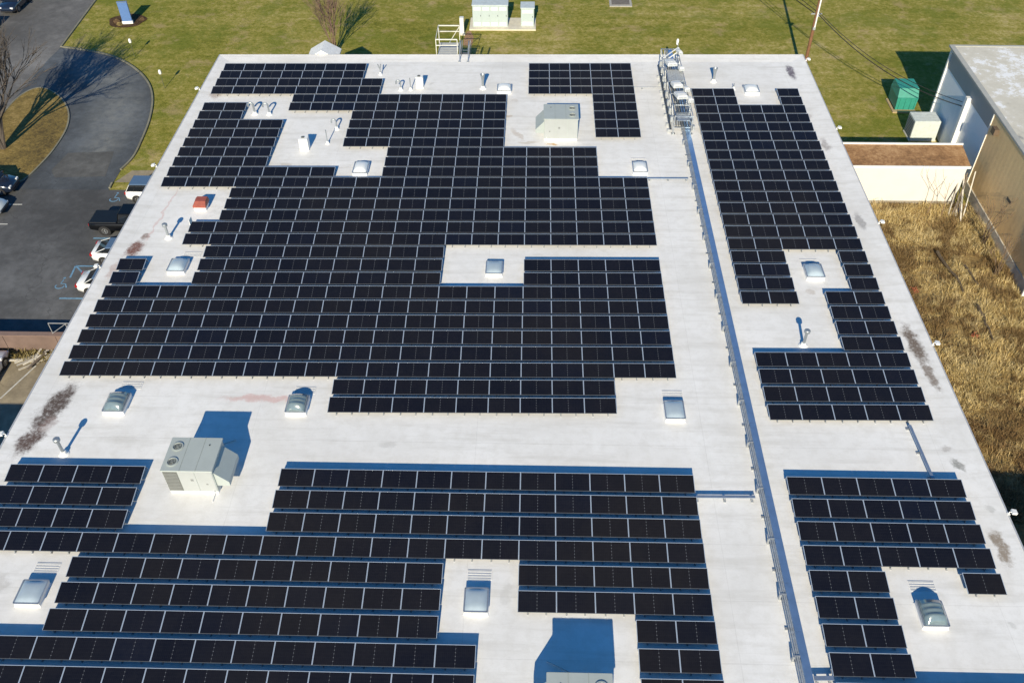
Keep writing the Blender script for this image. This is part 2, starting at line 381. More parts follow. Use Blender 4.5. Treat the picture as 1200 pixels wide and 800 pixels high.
mul = [(-31.9 + 2.0 * math.cos(a) * (1 + .08 * math.sin(5*a)), 65.7 + 1.75 * math.sin(a)) for a in [i * math.pi / 12 for i in range(24)]]
M_MULCH = make_ground_mat('brown_mulch', [(.35, (.06, .036, .02)), (.6, (.13, .08, .045)), (.75, (.2, .13, .07))], fine=5)
sheet('mulch_bed', mul, G + .05, M_MULCH)
def strip(name, pts, wd, z0, z1, m, closed=False):
    mb = MB(); P = [Vector((*p, 0)) for p in pts]; rings = []
    for i, p in enumerate(P):
        dr = (P[(i+1) % len(P)] - P[i-1]) if closed else (P[min(i+1, len(P)-1)] - P[max(i-1, 0)])
        n = Vector((-dr.y, dr.x, 0)).normalized() * wd / 2
        rings.append([(p.x+n.x, p.y+n.y, z0), (p.x+n.x, p.y+n.y, z1), (p.x-n.x, p.y-n.y, z1), (p.x-n.x, p.y-n.y, z0)])
    if closed: rings.append(rings[0])
    mb.loft(rings); return tag(mb.build(name, m), kind='structure')
M_KERB = mat('kerb_concrete', (.20, .19, .14), .9, var=.25, scale=1)
strip('kerb', [(-43, 400), (-37.3, 71.2)] + curve, .16, G, G + .13, M_KERB)
strip('kerb', isl, .14, G, G + .12, M_KERB, True)
strip('kerb', [(-22.6, 33.6), (-22.65, 34.4)], .15, G, G + .13, M_KERB)
M_BLUEL = mat('blue_parking_paint', (.14, .28, .42), .8, var=.35, scale=5)
M_WHITEL = mat('worn_white_paint', (.55, .55, .52), .8, var=.25, scale=5)
def line(a, b, wd, m):
    strip('parking_line', [a, b], wd, G + .03, G + .038, m)
for a, b in [((-21.4, 19.66), (-17, 19.66)), ((-21.6, 23.36), (-17, 23.36)), ((-21.6, 23.36), (-21.5, 22.0)), ((-21.5, 23.3), (-20.4, 22.2)), ((-21.5, 26.8), (-17, 26.8)), ((-21.5, 30.3), (-17, 30.3))]:
    line(a, b, .13, M_BLUEL)
for a, b in [((-29.8, 31.2), (-29.0, 31.21)), ((-36, 31.2), (-29.9, 31.2)), ((-35, 28.5), (-29.05, 28.52)), ((-35, 25.8), (-29.6, 25.8)), ((-20.3, 12.8), (-21.4, 9.8))]:
    line(a, b, .1, M_WHITEL)
def access_mark(cx, cy):      # worn blue wheelchair symbol painted on the asphalt
    ring = [(cx + .32*math.cos(a), cy + .26*math.sin(a)) for a in [R_(q) for q in range(150, 400, 25)]]
    strip('parking_symbol', ring, .08, G + .03, G + .038, M_BLUEL)
    strip('parking_symbol', [(cx + .02, cy + .75), (cx - .02, cy + .3), (cx + .35, cy + .25), (cx + .55, cy - .15)], .09, G + .03, G + .0385, M_BLUEL)
    dot = [(cx + .02 + .1*math.cos(i*math.pi/4), cy + .93 + .1*math.sin(i*math.pi/4)) for i in range(8)]
    sheet('parking_symbol', dot, G + .039, M_BLUEL)
access_mark(-21.7, 32.0); access_mark(-21.9, 21.0)

# ------------------------------------------------------------------ the white-roofed building
XL, XR = -15.4, 36.6
def yb(x): return 46.52 + .012 * (x + 15.4)      # slightly skewed rear edge
bld = empty('flat_roof_building', (10, 15, G), label='long building whose white flat roof carries the rows of black solar panels', cat='building')
def P(mb, name, m, parent=bld, **k):
    o = mb.build(name, m, parent, **k)
    o.matrix_parent_inverse = Matrix.Translation(-Vector(parent.location)); return o
E_ = 1.15
rm = MB()
i0, i1 = XL + E_, XR - E_
rm.add([(i0, -24, 0), (i1, -24, 0), (i1, yb(i1) - E_, 0), (i0, yb(i0) - E_, 0)], [(0,1,2,3)])
P(rm, 'roof', M_ROOF)
em = MB()      # the tapered edge: rises 10 cm to the metal drip edge
H_ = .10
em.add([(XL, -24, H_), (i0, -24, 0), (i0, yb(i0)-E_, 0), (XL, yb(XL), H_), (XR, yb(XR), H_), (i1, yb(i1)-E_, 0), (i1, -24, 0), (XR, -24, H_)],
       [(0,1,2,3), (3,2,5,4), (4,5,6,7)])
M_EDGE = mat('roof_edge_membrane', (.79, .79, .785), .6, var=.07, scale=.8)
P(em, 'roof_edge', M_ROOF)
fm = MB()
for a, b in [((XL, -24), (XL, yb(XL))), ((XL, yb(XL)), (XR, yb(XR))), ((XR, yb(XR)), (XR, -24))]:
    fm.bar((a[0], a[1], H_ - .08), (b[0], b[1], H_ - .08), .07, .2)
P(fm, 'drip_edge', mat('drip_edge_metal', (.55, .55, .56), .5, .3))
wm = MB()
wm.add([(XL+.1, -24, G), (XL+.1, yb(XL)-.1, G), (XR-.1, yb(XR)-.1, G), (XR-.1, -24, G), (XL+.1, -24, -.1), (XL+.1, yb(XL)-.1, -.1), (XR-.1, yb(XR)-.1, -.1), (XR-.1, -24, -.1)],
       [(0,1,5,4), (1,2,6,5), (2,3,7,6), (3,0,4,7)])
M_BRICK = mat('tan_block_wall', (.34, .28, .21), .85, var=.15, scale=2)
P(wm, 'wall', M_BRICK)
wg = MB(); wg.box(-45, XL - .06, -24, -.85, G, -.05)  # unseen wing, added to throw the shadow over the left yard
P(wg, 'shade_wing', [M_BRICK])
# entrance gable that rises over the rear edge
gx0, gx1 = -7.55, -4.95
gm = MB(); xm = (gx0 + gx1) / 2
gm.prism_y([(gx0+.15, G), (gx1-.15, G), (gx1-.15, -.35), (xm, .30), (gx0+.15, -.35)], yb(-6.5)+.06, 48.4)
P(gm, 'entrance_gable', M_WHITE)
gr_ = MB()
gr_.prism_y([(gx0-.1, -.45), (xm, .35), (xm, .47), (gx0-.1, -.33)], yb(-6.5)+.055, 48.7); gr_.prism_y([(gx1+.1, -.45), (xm+.002, .35), (xm+.002, .47), (gx1+.1, -.33)], yb(-6.5)+.055, 48.7)
P(gr_, 'gable_roof', mat('white_gable_roof', (.78, .78, .77), .6))

# ------------------------------------------------------------------ solar panels
U, HT, TILT = 1.775, .42, R_(8.5)
KS = .99677
PW, PD = 1.764, 1.015
RP = .7702617 * U
oF, oC, rC, oE, rE, rot = 14.66198, .93339, 28.77958, 14.60814, 28.48408, .01348
cT, sT = math.cos(TILT), math.sin(TILT)
def pt(x, y, h=0):            # local panel coordinates: y runs down the slope from the raised rear edge
    return (x, -y * cT - h * sT * 0 , HT - y * sT + h * cT)
LIP, TH = .024, .032
def frame_geo():
    mb = MB(); a = PW / 2
    o = [(-a, 0), (a, 0), (a, PD), (-a, PD)]; i = [(-a+LIP, LIP), (a-LIP, LIP), (a-LIP, PD-.012), (-a+LIP, PD-.012)]
    v = [pt(*q, 0) for q in o] + [pt(*q, 0) for q in i] + [pt(*q, -TH) for q in o] + [pt(*q, -.004) for q in i]
    for k in range(4):
        n = (k + 1) % 4; dark = 1 if k == 2 else 0          # the lower edge faces take a darker metal
        vv = [v[q] for q in (k, n, 4+n, 4+k, 8+k, 8+n, 12+n, 12+k)]
        mb.add(vv, [(0,1,2,3), (0,4,5,1), (3,2,6,7)], dark)
    return mb
def glass_geo():
    a = PW / 2 - LIP
    return [pt(-a, PD-.012, -.004), pt(a, PD-.012, -.004), pt(a, LIP, -.004), pt(-a, LIP, -.004)]
def foot_geo(front):
    """ballast tray ends and legs under the panel"""
    out = []
    for sx_ in (-1, 1):
        mb = MB(); x = sx_ * (.42 if front else .52)
        if front:
            p = pt(x, PD - .03, -TH)
            mb.box(x-.035, x+.035, p[1]-.03, p[1]+.12, .004, .03); mb.box(x-.016, x+.016, p[1]-.0, p[1]+.03, .03, p[2])
        else:
            p = pt(x, .10, -TH)
            mb.box(x-.05, x+.05, p[1]-.02, p[1]+.30, .004, .03); mb.box(x-.025, x+.025, p[1]-.02, p[1]+.025, .03, p[2])
        out.append(mb)
    return out
def rail_geo():
    """the low wind deflector / cross rail hung behind the raised rear edge"""
    mb = MB(); a = U*KS / 2 - .001
    mb.add([(-a, .10, .06), (a, .10, .06), (a, .03, .28), (-a, .03, .28), (-a, .085, .055), (a, .085, .055), (a, .015, .275), (-a, .015, .275)],
           [(0,1,2,3), (7,6,5,4), (0,4,5,1), (3,2,6,7), (0,3,7,4), (1,5,6,2)])
    return mb
def panel_xf(blk, i, j):
    x, y, r = panel_grid(blk, i, j)
    return 12.969 + (x - 12.969)*KS, -29.031 + (y + 29.031)*KS, r
def panel_grid(blk, i, j):
    if blk == 'D': return (i + .5) * U, -j * RP, 0
    if blk == 'F': return (oF + i + .5) * U, -j * RP, 0
    o, r = (oC, rC) if blk == 'C' else (oE, rE)
    x = o + i + .5
    return x * U, -(j - r) * RP + rot * (x - 5) * U, rot
def rr(a, b): return list(range(a, b + 1))
CR = {-4: rr(-9,-3)+rr(6,10), -3: rr(-9,-3)+rr(6,10), -2: rr(-9,-2)+rr(6,10), -1: rr(-9,-2)+rr(6,10), 0: rr(-5,4)+[9,10],
      1: [-9,-8]+rr(-5,4)+[9,10], 2: [-9,-8]+rr(-2,4)+[9,10], 3: rr(-9,-6)+rr(-2,4)+[9,10], 4: rr(-9,-6)+rr(-2,4)+[9,10], 5: rr(-9,-6)+rr(-2,4),
      6: rr(-9,-6)+rr(0,8), 7: rr(-9,-6)+rr(0,8), 8: rr(-9,-3)+rr(0,8), 9: rr(-9,10), 10: rr(-6,10), 11: rr(-6,10), 12: rr(-6,10),
      13: rr(-7,10), 14: rr(-7,10), 15: rr(-6,2), 16: [-9]+rr(-6,2)+rr(6,10), 17: [-9]+rr(-6,2)+rr(6,10), 24: rr(0,8), 25: rr(0,8)}
for k in range(18, 24): CR[k] = rr(-9, 10)
ER = {-1: [0,1,4], 0: [0,1,4], 15: [0,1,4], 16: [0,1,4], 17: [0,1,4], 18: [0,1,3,4], 19: [3,4], 20: [3,4], 21: [3,4]}
for k in rr(1, 14) + rr(22, 25): ER[k] = rr(0, 4)
DR = {0: rr(-8,-5)+rr(0,11), 1: rr(-8,-5)+rr(0,11), 2: rr(-8,-5)+rr(0,11), 3: rr(-8,11), 4: rr(-5,4)+rr(7,11), 5: rr(-5,4)+rr(7,11),
      6: rr(-5,4)+rr(10,11), 7: rr(-8,5)+rr(10,11), 8: rr(-8,5)+rr(10,11)}
FR = {0: rr(0,4), 1: rr(0,4), 2: rr(0,4), 3: rr(0,4), 4: [0,1,4], 5: [0,1], 6: [0,1], 7: [0,1], 8: rr(0,4)}
ORD = ['', 'first', 'second', 'third', 'fourth', 'fifth', 'sixth', 'seventh', 'eighth', 'ninth', 'tenth', 'eleventh', 'twelfth', 'thirteenth', 'fourteenth', 'fifteenth', 'sixteenth', 'seventeenth', 'eighteenth', 'nineteenth', 'twentieth']
def runs(cs):
    out = [[cs[0]]]
    for c in cs[1:]:
        if c == out[-1][-1] + 1: out[-1].append(c)
        else: out.append([c])
    return out
BACK = ['back', 'second', 'third', 'fourth', 'fifth', 'sixth', 'seventh', 'eighth', 'ninth', 'tenth']
def row_text(blk, j, run):
    """(where, count from the left?)"""
    c = run[0]
    if blk == 'D':
        if j <= 2: return ('%s row beside the big air conditioner' % BACK[j], True) if c < 0 else ('%s row of the wide front array' % BACK[j], True)
        if j == 3: return 'longest fourth row of the front array', False
        if j in (4, 5, 6) and c < 5: return '%s row between the two front skylights' % BACK[j-4], True
        if c in (7, 10): return '%s row right of the middle skylight' % BACK[j-4], True
        return '%s row in the bottom left corner' % ('back' if j == 7 else 'front'), False
    if blk == 'F':
        if j <= 3: return '%s row of the bottom right array' % BACK[j], True
        if j == 4 and c == 4: return 'lone spot beyond the bottom right skylight', True
        if j < 8: return '%s row left of bottom right skylight' % BACK[j-4], True
        return 'last row below the bottom right skylight', True
    if blk == 'C':
        return ('%s long row of middle array' % ({20: 'fourth last', 21: 'third last', 22: 'second last', 23: 'last'}[j]), True) if j < 24 else ('%s nine-wide row at the middle walkway' % ('back' if j == 24 else 'front'), True)
    return ('%s two-wide row at the right edge' % BACK[j-19], True) if j < 22 else ('%s row before the right walkway' % BACK[j-22], True)
single, rest = [], []
for blk, rows in (('D', DR), ('F', FR), ('C', CR), ('E', ER)):
    for j in sorted(rows):
        ind = blk in 'DF' or (blk == 'C' and j >= 20) or (blk == 'E' and j >= 19)
        for run in runs(rows[j]):
            for n, i in enumerate(run):
                (single if ind else rest).append((blk, i, j, n, run))
proto = None
gv = glass_geo()
def uvquad(me):
    uvl = me.uv_layers.new(name='UVMap')
    q = [(0,0), (1,0), (1,1), (0,1)]
    for p in me.polygons:
        for k, li in enumerate(p.loop_indices):
            uvl.data[li].uv = q[[0,1,2,3][me.loops[li].vertex_index % 4]]
def build_glass(name, verts, parent=None):
    me = bpy.data.meshes.new(name); nq = len(verts) // 4
    me.from_pydata(verts, [], [(4*k, 4*k+1, 4*k+2, 4*k+3) for k in range(nq)]); me.update(); me.materials.append(M_GLASS); uvquad(me)
    o = bpy.data.objects.new(name, me); col.objects.link(o); o.parent = parent
    return o
for blk, i, j, n, run in single:
    x, y, rz = panel_xf(blk, i, j)
    where, left = row_text(blk, j, run)
    k = n + 1 if left else len(run) - n
    if len(run) == 1: lab = 'single black solar panel in the %s' % where
    else: lab = 'black solar panel, %s from the %s in the %s' % (ORD[k], 'left' if left else 'right', where)
    if proto is None:
        proto = empty('solar_panel', (x, y, 0), rz, lab, 'solar panel', 'solar panels tilted in rows on the white roof')
        kids = [(frame_geo().build('frame', [M_FRAME, M_LOWEDGE], proto), []), (build_glass('cell_glass', gv, proto), [])]
        for fr in (True, False):
            for mb in foot_geo(fr): kids.append((mb.build('foot', M_RACK, proto), []))
        kids.append((rail_geo().build('wind_deflector', M_RACK, proto), []))
    else:
        c = copy_tree(proto, kids, (x, y, 0), rz); c['label'] = lab
# the far panels, beyond the three hundred nearest, as one mass
big = MB(); gl = []
fg, rg = frame_geo(), rail_geo(); feet = [m for f in (True, False) for m in foot_geo(f)]
for blk, i, j, n, run in rest:
    x, y, rz = panel_xf(blk, i, j); c, s = math.cos(rz), math.sin(rz)
    T = lambda v: [(x + c*p[0] - s*p[1], y + s*p[0] + c*p[1], p[2]) for p in v]
    big.v += []
    o_ = len(big.v); big.v += T(fg.v); big.f += [tuple(q + o_ for q in f) for f in fg.f]; big.m += [2 if q else 0 for q in fg.m]; big.add(T(rg.v), rg.f, 1)
    for f in feet: big.add(T(f.v), f.f, 1)
    gl += T(gv)
far = big.build('solar_panels', [M_FRAME, M_RACK, M_LOWEDGE])
tag(far, 'rows of black solar panels over the far two thirds of the roof', 'solar panels', 'solar panels tilted in rows on the white roof', 'stuff')
tag(build_glass('cell_glass', gl, far), kind='stuff')

# ------------------------------------------------------------------ roof furniture
def skylight(x, y, wd, dp, kind, label):
    """x, y: centre of the front foot of the curb"""
    t = empty('skylight', (x, y + dp/2, 0), 0, label, 'skylight', 'skylights in a grid over the white roof')
    a, b, h = wd/2, dp/2, .24
    MB().loft([[(-a-.05,-b-.05,.003), (a+.05,-b-.05,.003), (a+.05,b+.05,.003), (-a-.05,b+.05,.003)], [(-a,-b,.05), (a,-b,.05), (a,b,.05), (-a,b,.05)], [(-a,-b,h), (a,-b,h), (a,b,h), (-a,b,h)]]).build('curb', M_CURB, t)
    rm_ = MB()
    for p, q in (((-a,-b), (a,-b)), ((a,-b), (a,b)), ((a,b), (-a,b)), ((-a,b), (-a,-b))): rm_.bar((*p, h+.03), (*q, h+.03), .07, .055)
    rm_.build('rim', M_ALU, t)
    if kind in ('dome', 'flat', 'white'):
        rise = {'dome': .26, 'flat': .12, 'white': .24}[kind]; n = 10; rows = []
        mb = MB(); vs_ = []
        for iy in range(n + 1):
            for ix in range(n + 1):
                u, v = ix/n*2-1, iy/n*2-1
                z = h + .05 + rise * (max(0, (1 - abs(u)**2.6)) * max(0, (1 - abs(v)**2.6))) ** .6
                vs_.append((u*(a-.04), v*(b-.04), z))
        mb.add(vs_, [(iy*(n+1)+ix, iy*(n+1)+ix+1, (iy+1)*(n+1)+ix+1, (iy+1)*(n+1)+ix) for iy in range(n) for ix in range(n)])
        mb.build('dome', M_DOMEW if kind == 'white' else M_DOME, t, smooth=True)
    else:       # ribbed barrel vault along y, hipped ends
        rise, n = .34, 10; mb = MB(); rings = []
        ys = [(-b+.04, .18), (-b+.30, .95), (-b+.34, 1.06), (-b+.42, 1.06), (-b+.46, .96), (-.06, 1), (-.02, 1.08), (.06, 1.08), (.10, 1), (b-.42, .96), (b-.38, 1.06), (b-.30, 1.05), (b-.26, .95), (b-.04, .5)]
        for yy, k in ys:
            rings.append([((a-.04)*math.cos(math.pi*(1-i/n)), yy, h+.05 + rise*k*math.sin(math.pi*i/n)**.8) for i in range(n + 1)])
        mb.loft(rings).build('vault', M_DOMEB, t, smooth=50)
    return t
SK = [(-10.17, 3.78, 1.15, 1.35, 'barrel', 'ribbed grey barrel skylight near the dark stain, behind the capped pipe'),
      (-.06, 3.92, 1.12, 1.25, 'barrel', 'ribbed grey barrel skylight left of the nine-wide panel rows'),
      (20.8, 3.86, 1.05, 1.3, 'flat', 'low pale blue skylight on the open walkway beside the cable tray'),
      (10.4, 16.06, 1.05, 1.25, 'flat', 'low blue-grey skylight in the notch amid the large middle array'),
      (0, 27.55, 1.05, 1.45, 'white', 'white domed skylight between two panel blocks, behind the middle array'),
      (20.75, 28.0, 1.05, 1.3, 'white', 'white domed skylight right of the far centre panels, near the inverter rack'),
      (-10.3, 15.95, 1.12, 1.25, 'dome', 'frosted domed skylight in the left notch beside the lone panel pair'),
      (31.03, 16.07, 1.12, 1.3, 'dome', 'frosted domed skylight in the notch of the right panel array'),
      (10.3, 40.0, 1.15, 1.1, 'white', 'white domed skylight at the far edge beside the funnel vent'),
      (30.95, 40.05, 1.15, 1.15, 'white', 'white domed skylight in the far right corner of the roof'),
      (-10.08, -7.98, 1.16, 1.2, 'flat', 'low pale skylight in the bottom left corner of the roof'),
      (10.53, -7.95, 1.07, 1.2, 'flat', 'low pale skylight in the middle of the front panel rows'),
      (31.13, -8.2, 1.12, 1.25, 'barrel', 'ribbed barrel skylight in the bottom right corner of the roof')]
for s_ in SK: skylight(*s_)
def lined_pad(x, y, wd, label):
    t = MB()
    for k, yy in enumerate((0, .17, .34, .50)): t.box(-wd/2, wd/2, yy, yy + (.10 if k else .13), .004, .018)
    t.build('pad_slat', M_SLATS)
    o = bpy.data.objects[-1] if False else None
def slat_strips(x, y, wd, label):  # thin grey slats laid flat on the roof behind a skylight
    t = empty('slat_patch', (x, y, 0), 0, label, 'roof mat', 'slatted grey strips behind the skylights')
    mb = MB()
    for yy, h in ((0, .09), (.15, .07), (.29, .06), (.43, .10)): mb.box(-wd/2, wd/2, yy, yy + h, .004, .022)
    mb.build('slats', M_SLATS, t)
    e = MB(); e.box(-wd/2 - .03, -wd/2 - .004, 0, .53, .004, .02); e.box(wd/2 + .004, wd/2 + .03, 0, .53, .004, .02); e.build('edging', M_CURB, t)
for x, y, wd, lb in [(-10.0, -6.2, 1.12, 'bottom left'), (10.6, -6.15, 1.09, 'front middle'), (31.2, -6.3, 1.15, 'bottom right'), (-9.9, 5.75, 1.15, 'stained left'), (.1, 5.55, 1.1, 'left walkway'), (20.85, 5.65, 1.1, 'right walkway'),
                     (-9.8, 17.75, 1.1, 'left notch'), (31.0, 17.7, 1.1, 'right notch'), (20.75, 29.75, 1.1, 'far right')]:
    slat_strips(x, y, wd, 'slatted grey strips lying just behind the %s skylight' % lb)

def rtu(x, y, mirror, wd, dp, h, label, louvre=True):
    """packaged rooftop unit; x, y: front left corner of its foot"""
    t = empty('rooftop_unit', (x + wd/2, y + dp/2, 0), 0, label, 'air conditioner', 'packaged air conditioners on the roof')
    a, b, s = wd/2, dp/2, (-1 if mirror else 1)
    MB().box(-a+.03, a-.03, -b+.03, b-.03, .003, .16).build('roof_curb', M_CURB, t)
    c = MB(); c.cbox(-a, a, -b, b, .163, h - .06, .025); c.build('cabinet', M_RTU, t)
    tp = MB(); tp.cbox(-a-.05, a+.05, -b-.05, b+.05, h - .058, h, .02); tpo = tp.build('top_panel', M_RTU, t)
    sm = MB()
    for fx in (-.14, .18): sm.box(s*fx*wd - .012, s*fx*wd + .012, -b-.04, b+.04, h + .001, h + .010)
    sm.build('seam', mat('seam_grey', (.30, .34, .32), .6), tpo)
    dot = MB(); dot.lathe([(.035, h+.001), (.035, h+.03)], (s*.30*wd, .28*dp, 0), 8); dot.build('plug', M_BLACK, tpo)
    for fy in (-.25, .22):
        f = MB(); cx, cy = -s*.335*wd, fy*dp; r = .27
        f.lathe([(r, h), (r+.02, h+.05), (r-.03, h+.055), (r-.05, h+.004)], (cx, cy, 0), 20)
        fo = f.build('fan_shroud', M_RTU, t, smooth=True)
        g = MB(); g.lathe([(.01, h+.006), (r-.06, h+.006), (r-.06, h+.012), (.01, h+.012)], (cx, cy, 0), 20); g.build('fan_well', mat('fan_well_grey', (.09, .10, .10), .8), fo)
        bl = MB()
        for q in range(4):
            an = q*math.pi/2 + .5
            p = lambda rr_, da, z: (cx + rr_*math.cos(an+da), cy + rr_*math.sin(an+da), h + z)
            bl.add([p(.04, -.3, .018), p(r-.08, -.22, .018), p(r-.08, .32, .04), p(.04, .3, .035)], [(0,1,2,3)])
        bl.lathe([(.06, h+.014), (.06, h+.045), (.005, h+.05)], (cx, cy, 0), 10)
        bl.build('fan_blade', mat('dull_fan_blade', (.20, .22, .21), .6), fo)
        gd = MB()
        for rr_ in (.09, .16, .22): gd.tube([(cx + rr_*math.cos(q*math.pi/8), cy + rr_*math.sin(q*math.pi/8), h+.062) for q in range(17)], .006, 4)
        gd.build('fan_guard', mat('guard_wire', (.30, .33, .32), .5), fo)
    fp = MB()
    x0, x1 = sorted((-s*a*.97, -s*a*.40)); 
    fp.box(*sorted((-s*a*.37, s*a*.28)), -b-.018, -b-.001, .22, h-.09); fp.box(*sorted((s*a*.31, s*a*.97)), -b-.018, -b-.001, .22, h-.09)
    fp.build('access_panel', M_RTUF, t)
    lv = MB()
    if louvre:
        lv.box(x0, x1, -b-.012, -b-.001, .22, h-.09)
        lo = lv.build('coil_louvre', M_LOUV, t)
        l2 = MB()
        for k in range(12): l2.box(x0+.02, x1-.02, -b-.03, -b-.013, .28 + k*(h-.42)/12, .31 + k*(h-.42)/12)
        l2.build('louvre_slat', mat('louvre_grey', (.24, .25, .24), .6), lo)
    else:
        lv.box(x0, x1, -b-.018, -b-.001, .22, h-.09); lv.build('access_panel', M_RTUF, t)
    hd = MB(); e0, e1 = s*a, s*(a+.66)
    hd.prism_y([(e0 + s*.003, h-.30), (e1, h-1.0), (e1, h-1.30), (e0 + s*.003, h-1.30)], -b+.10, b-.22)
    hd.build('intake_hood', M_RTU, t)
    h2 = MB(); h2.tube([(s*.1*wd, b+.05, .06), (s*.1*wd, b+.9, .06), (s*.5*wd, b+1.4, .06)], .028, 6); h2.build('conduit', M_CONDUIT, t)
    h3 = MB(); h3.tube([(s*.42*wd, -b-.012, .30), (s*.42*wd, -b-.12, .28), (s*.42*wd, -b-.12, .06), (s*.42*wd, -b-.55, .05)], .022, 6); h3.build('drain_pipe', M_WHITE, t)
    h4 = MB(); h4.box(*sorted((s*a*.05, s*a*.16)), -b-.024, -b-.019, h*.55, h*.55+.16); h4.box(*sorted((s*a*.62, s*a*.70)), -b-.024, -b-.019, h*.4, h*.4+.1); h4.build('name_plate', mat('plate_grey', (.22, .23, .23), .5), t)
    return t
rtu(-5.43, -1.45, False, 2.52, 2.10, 1.84, 'big grey-green air conditioner with a dark louvred end, on the left walkway')
rtu(13.62, 32.66, True, 2.6, 2.2, 1.9, 'cream-fronted air conditioner among the far centre panels, rust stain below it', louvre=False)
rtu(13.75, -13.7, True, 2.62, 2.15, 1.86, 'air conditioner cut off at the bottom edge, casting the large blue shadow', louvre=False)

M_PIPEW = mat('galvanised_pipe', (.38, .41, .43), .4, .6, var=.12, scale=6)
M_BOOT = mat('white_pipe_boot', (.82, .82, .80), .6, var=.05)
def boot(t, x=0, y=0, r=.12):
    mb = MB(); mb.lathe([(r*2.3, .003), (r*2.1, .03), (r*1.35, .06), (r*1.15, .22), (r*.9, .24)], (x, y, 0), 14); return mb.build('boot', M_BOOT, t, smooth=True)
def capped_pipe(x, y, h, label, r=.085):
    t = empty('vent_pipe', (x, y, 0), 0, label, 'vent pipe', 'vent pipes standing on the roof')
    boot(t, r=r*1.5)
    MB().lathe([(r, .2), (r, h-.2)], (0,0,0), 14).build('flue', M_PIPEW, t, smooth=True)
    MB().lathe([(r+.015, h-.22), (r*2.1, h-.19), (r*2.15, h-.06), (r*1.6, h-.01), (.02, h)], (0,0,0), 18).build('cap', M_PIPEW, t, smooth=40)
capped_pipe(-11.86, .95, 1.28, 'galvanised pipe with a mushroom cap by the front left panel rows')
capped_pipe(-11.94, 19.8, 1.20, 'galvanised pipe with a mushroom cap in front of the red hood')
capped_pipe(29.0, 10.0, 1.28, 'galvanised pipe with a round cap left of the right-hand panels')
def gooseneck(x, y, h, dx, label, r=.06):
    t = empty('vent_pipe', (x, y, 0), 0, label, 'vent pipe', 'vent pipes standing on the roof')
    boot(t, r=r*1.7)
    pts = [(0,0,.15), (0,0,h-.25)] + [(dx/2*(1-math.cos(q)), 0, h-.25 + .22*math.sin(q)) for q in [k*math.pi/8 for k in range(1, 9)]] + [(dx, 0, h-.36)]
    MB().tube(pts, r, 10).build('gooseneck', M_PIPEW, t, smooth=True)
gooseneck(-9.86, 36.35, 1.05, -.42, 'left one of the two bent pipes beside the far left panels', .08)
gooseneck(-8.66, 36.3, 1.05, -.42, 'right one of the two bent pipes beside the far left panels', .07)
gooseneck(-2.79, 34.1, .92, -.36, 'thin bent pipe behind the slim straight pole')
gooseneck(1.57, 40.5, .92, -.36, 'thin bent pipe left of the small white cabinet at the far edge')
def funnel(x, y, h, label, r=.1):
    t = empty('vent_pipe', (x, y, 0), 0, label, 'vent pipe', 'vent pipes standing on the roof')
    boot(t, r=r*1.4)
    MB().lathe([(r, .2), (r, h*.55), (r*1.9, h-.08), (r*2.1, h), (r*1.7, h-.01), (r*.8, h-.2)], (0,0,0), 16).build('funnel', M_PIPEW, t, smooth=40)
funnel(8.48, 40.85, 1.3, 'funnel topped vent left of the far edge skylight')
funnel(28.05, 42.3, 1.25, 'funnel topped vent between the inverter rack and the far right skylight')
def thin_pole(x, y, h, label, fork=False):
    t = empty('vent_pipe', (x, y, 0), 0, label, 'vent pipe', 'vent pipes standing on the roof')
    boot(t, r=.08)
    mb = MB(); mb.tube([(0,0,.15), (0,0,h*.5 if fork else h)], .04, 8)
    if fork: mb.tube([(0,0,h*.5), (-.16,0,h)], .045, 8); mb.tube([(0,0,h*.5), (.10,0,h)], .045, 8)
    mb.build('pole', M_PIPEW, t, smooth=True)
thin_pole(-3.16, 31.95, 1.2, 'slim straight pole right of the white metal box')
thin_pole(-.5, 43.15, .98, 'forked pale pipe at the far edge behind the left panel blocks', True)
thin_pole(2.4, 40.5, 1.1, 'slim dark pipe right against the small white cabinet')
thin_pole(29.55, 41.0, .5, 'short stub pipe just left of the far right skylight')
def metal_box(x, y, wd, dp, h, label):
    t = empty('metal_cabinet', (x, y, 0), 0, label, 'metal box', 'small white metal boxes on the roof')
    MB().cbox(-wd/2, wd/2, 0, dp, .08, h, .02).build('housing', M_WHITE, t)
    mb = MB(); mb.box(-wd/2-.02, wd/2+.02, -.02, dp+.02, .003, .078); mb.build('plinth', M_CURB, t)
    MB().lathe([(.13, h+.002), (.13, h+.05), (.10, h+.06)], (-.04, dp*.5, 0), 12).build('vent_cap', M_LOUV, t)
metal_box(-4.76, 30.9, .68, .6, 1.0, 'white metal box standing on the roof left of the slim pole')
metal_box(3.14, 40.78, .6, .5, 1.0, 'small white cabinet between thin pipes at the far edge')
t = empty('exhaust_hood', (-10.63, 22.95, 0), 0, 'rusty red exhaust hood on a white curb beside the left panels', 'exhaust hood')
MB().box(-.42, .42, 0, .75, .003, .28).build('curb', M_CURB, t)
MB().loft([[(-.46,-.05,.283), (.46,-.05,.283), (.46,.85,.283), (-.46,.85,.283)], [(-.46,-.05,.42), (.46,-.05,.42), (.46,.85,.5), (-.46,.85,.5)], [(-.30,.25,.66), (.42,.25,.66), (.42,.8,.68), (-.30,.8,.68)]]).build('hood', mat('rust_red_steel', (.30, .075, .05), .55, var=.2), t)
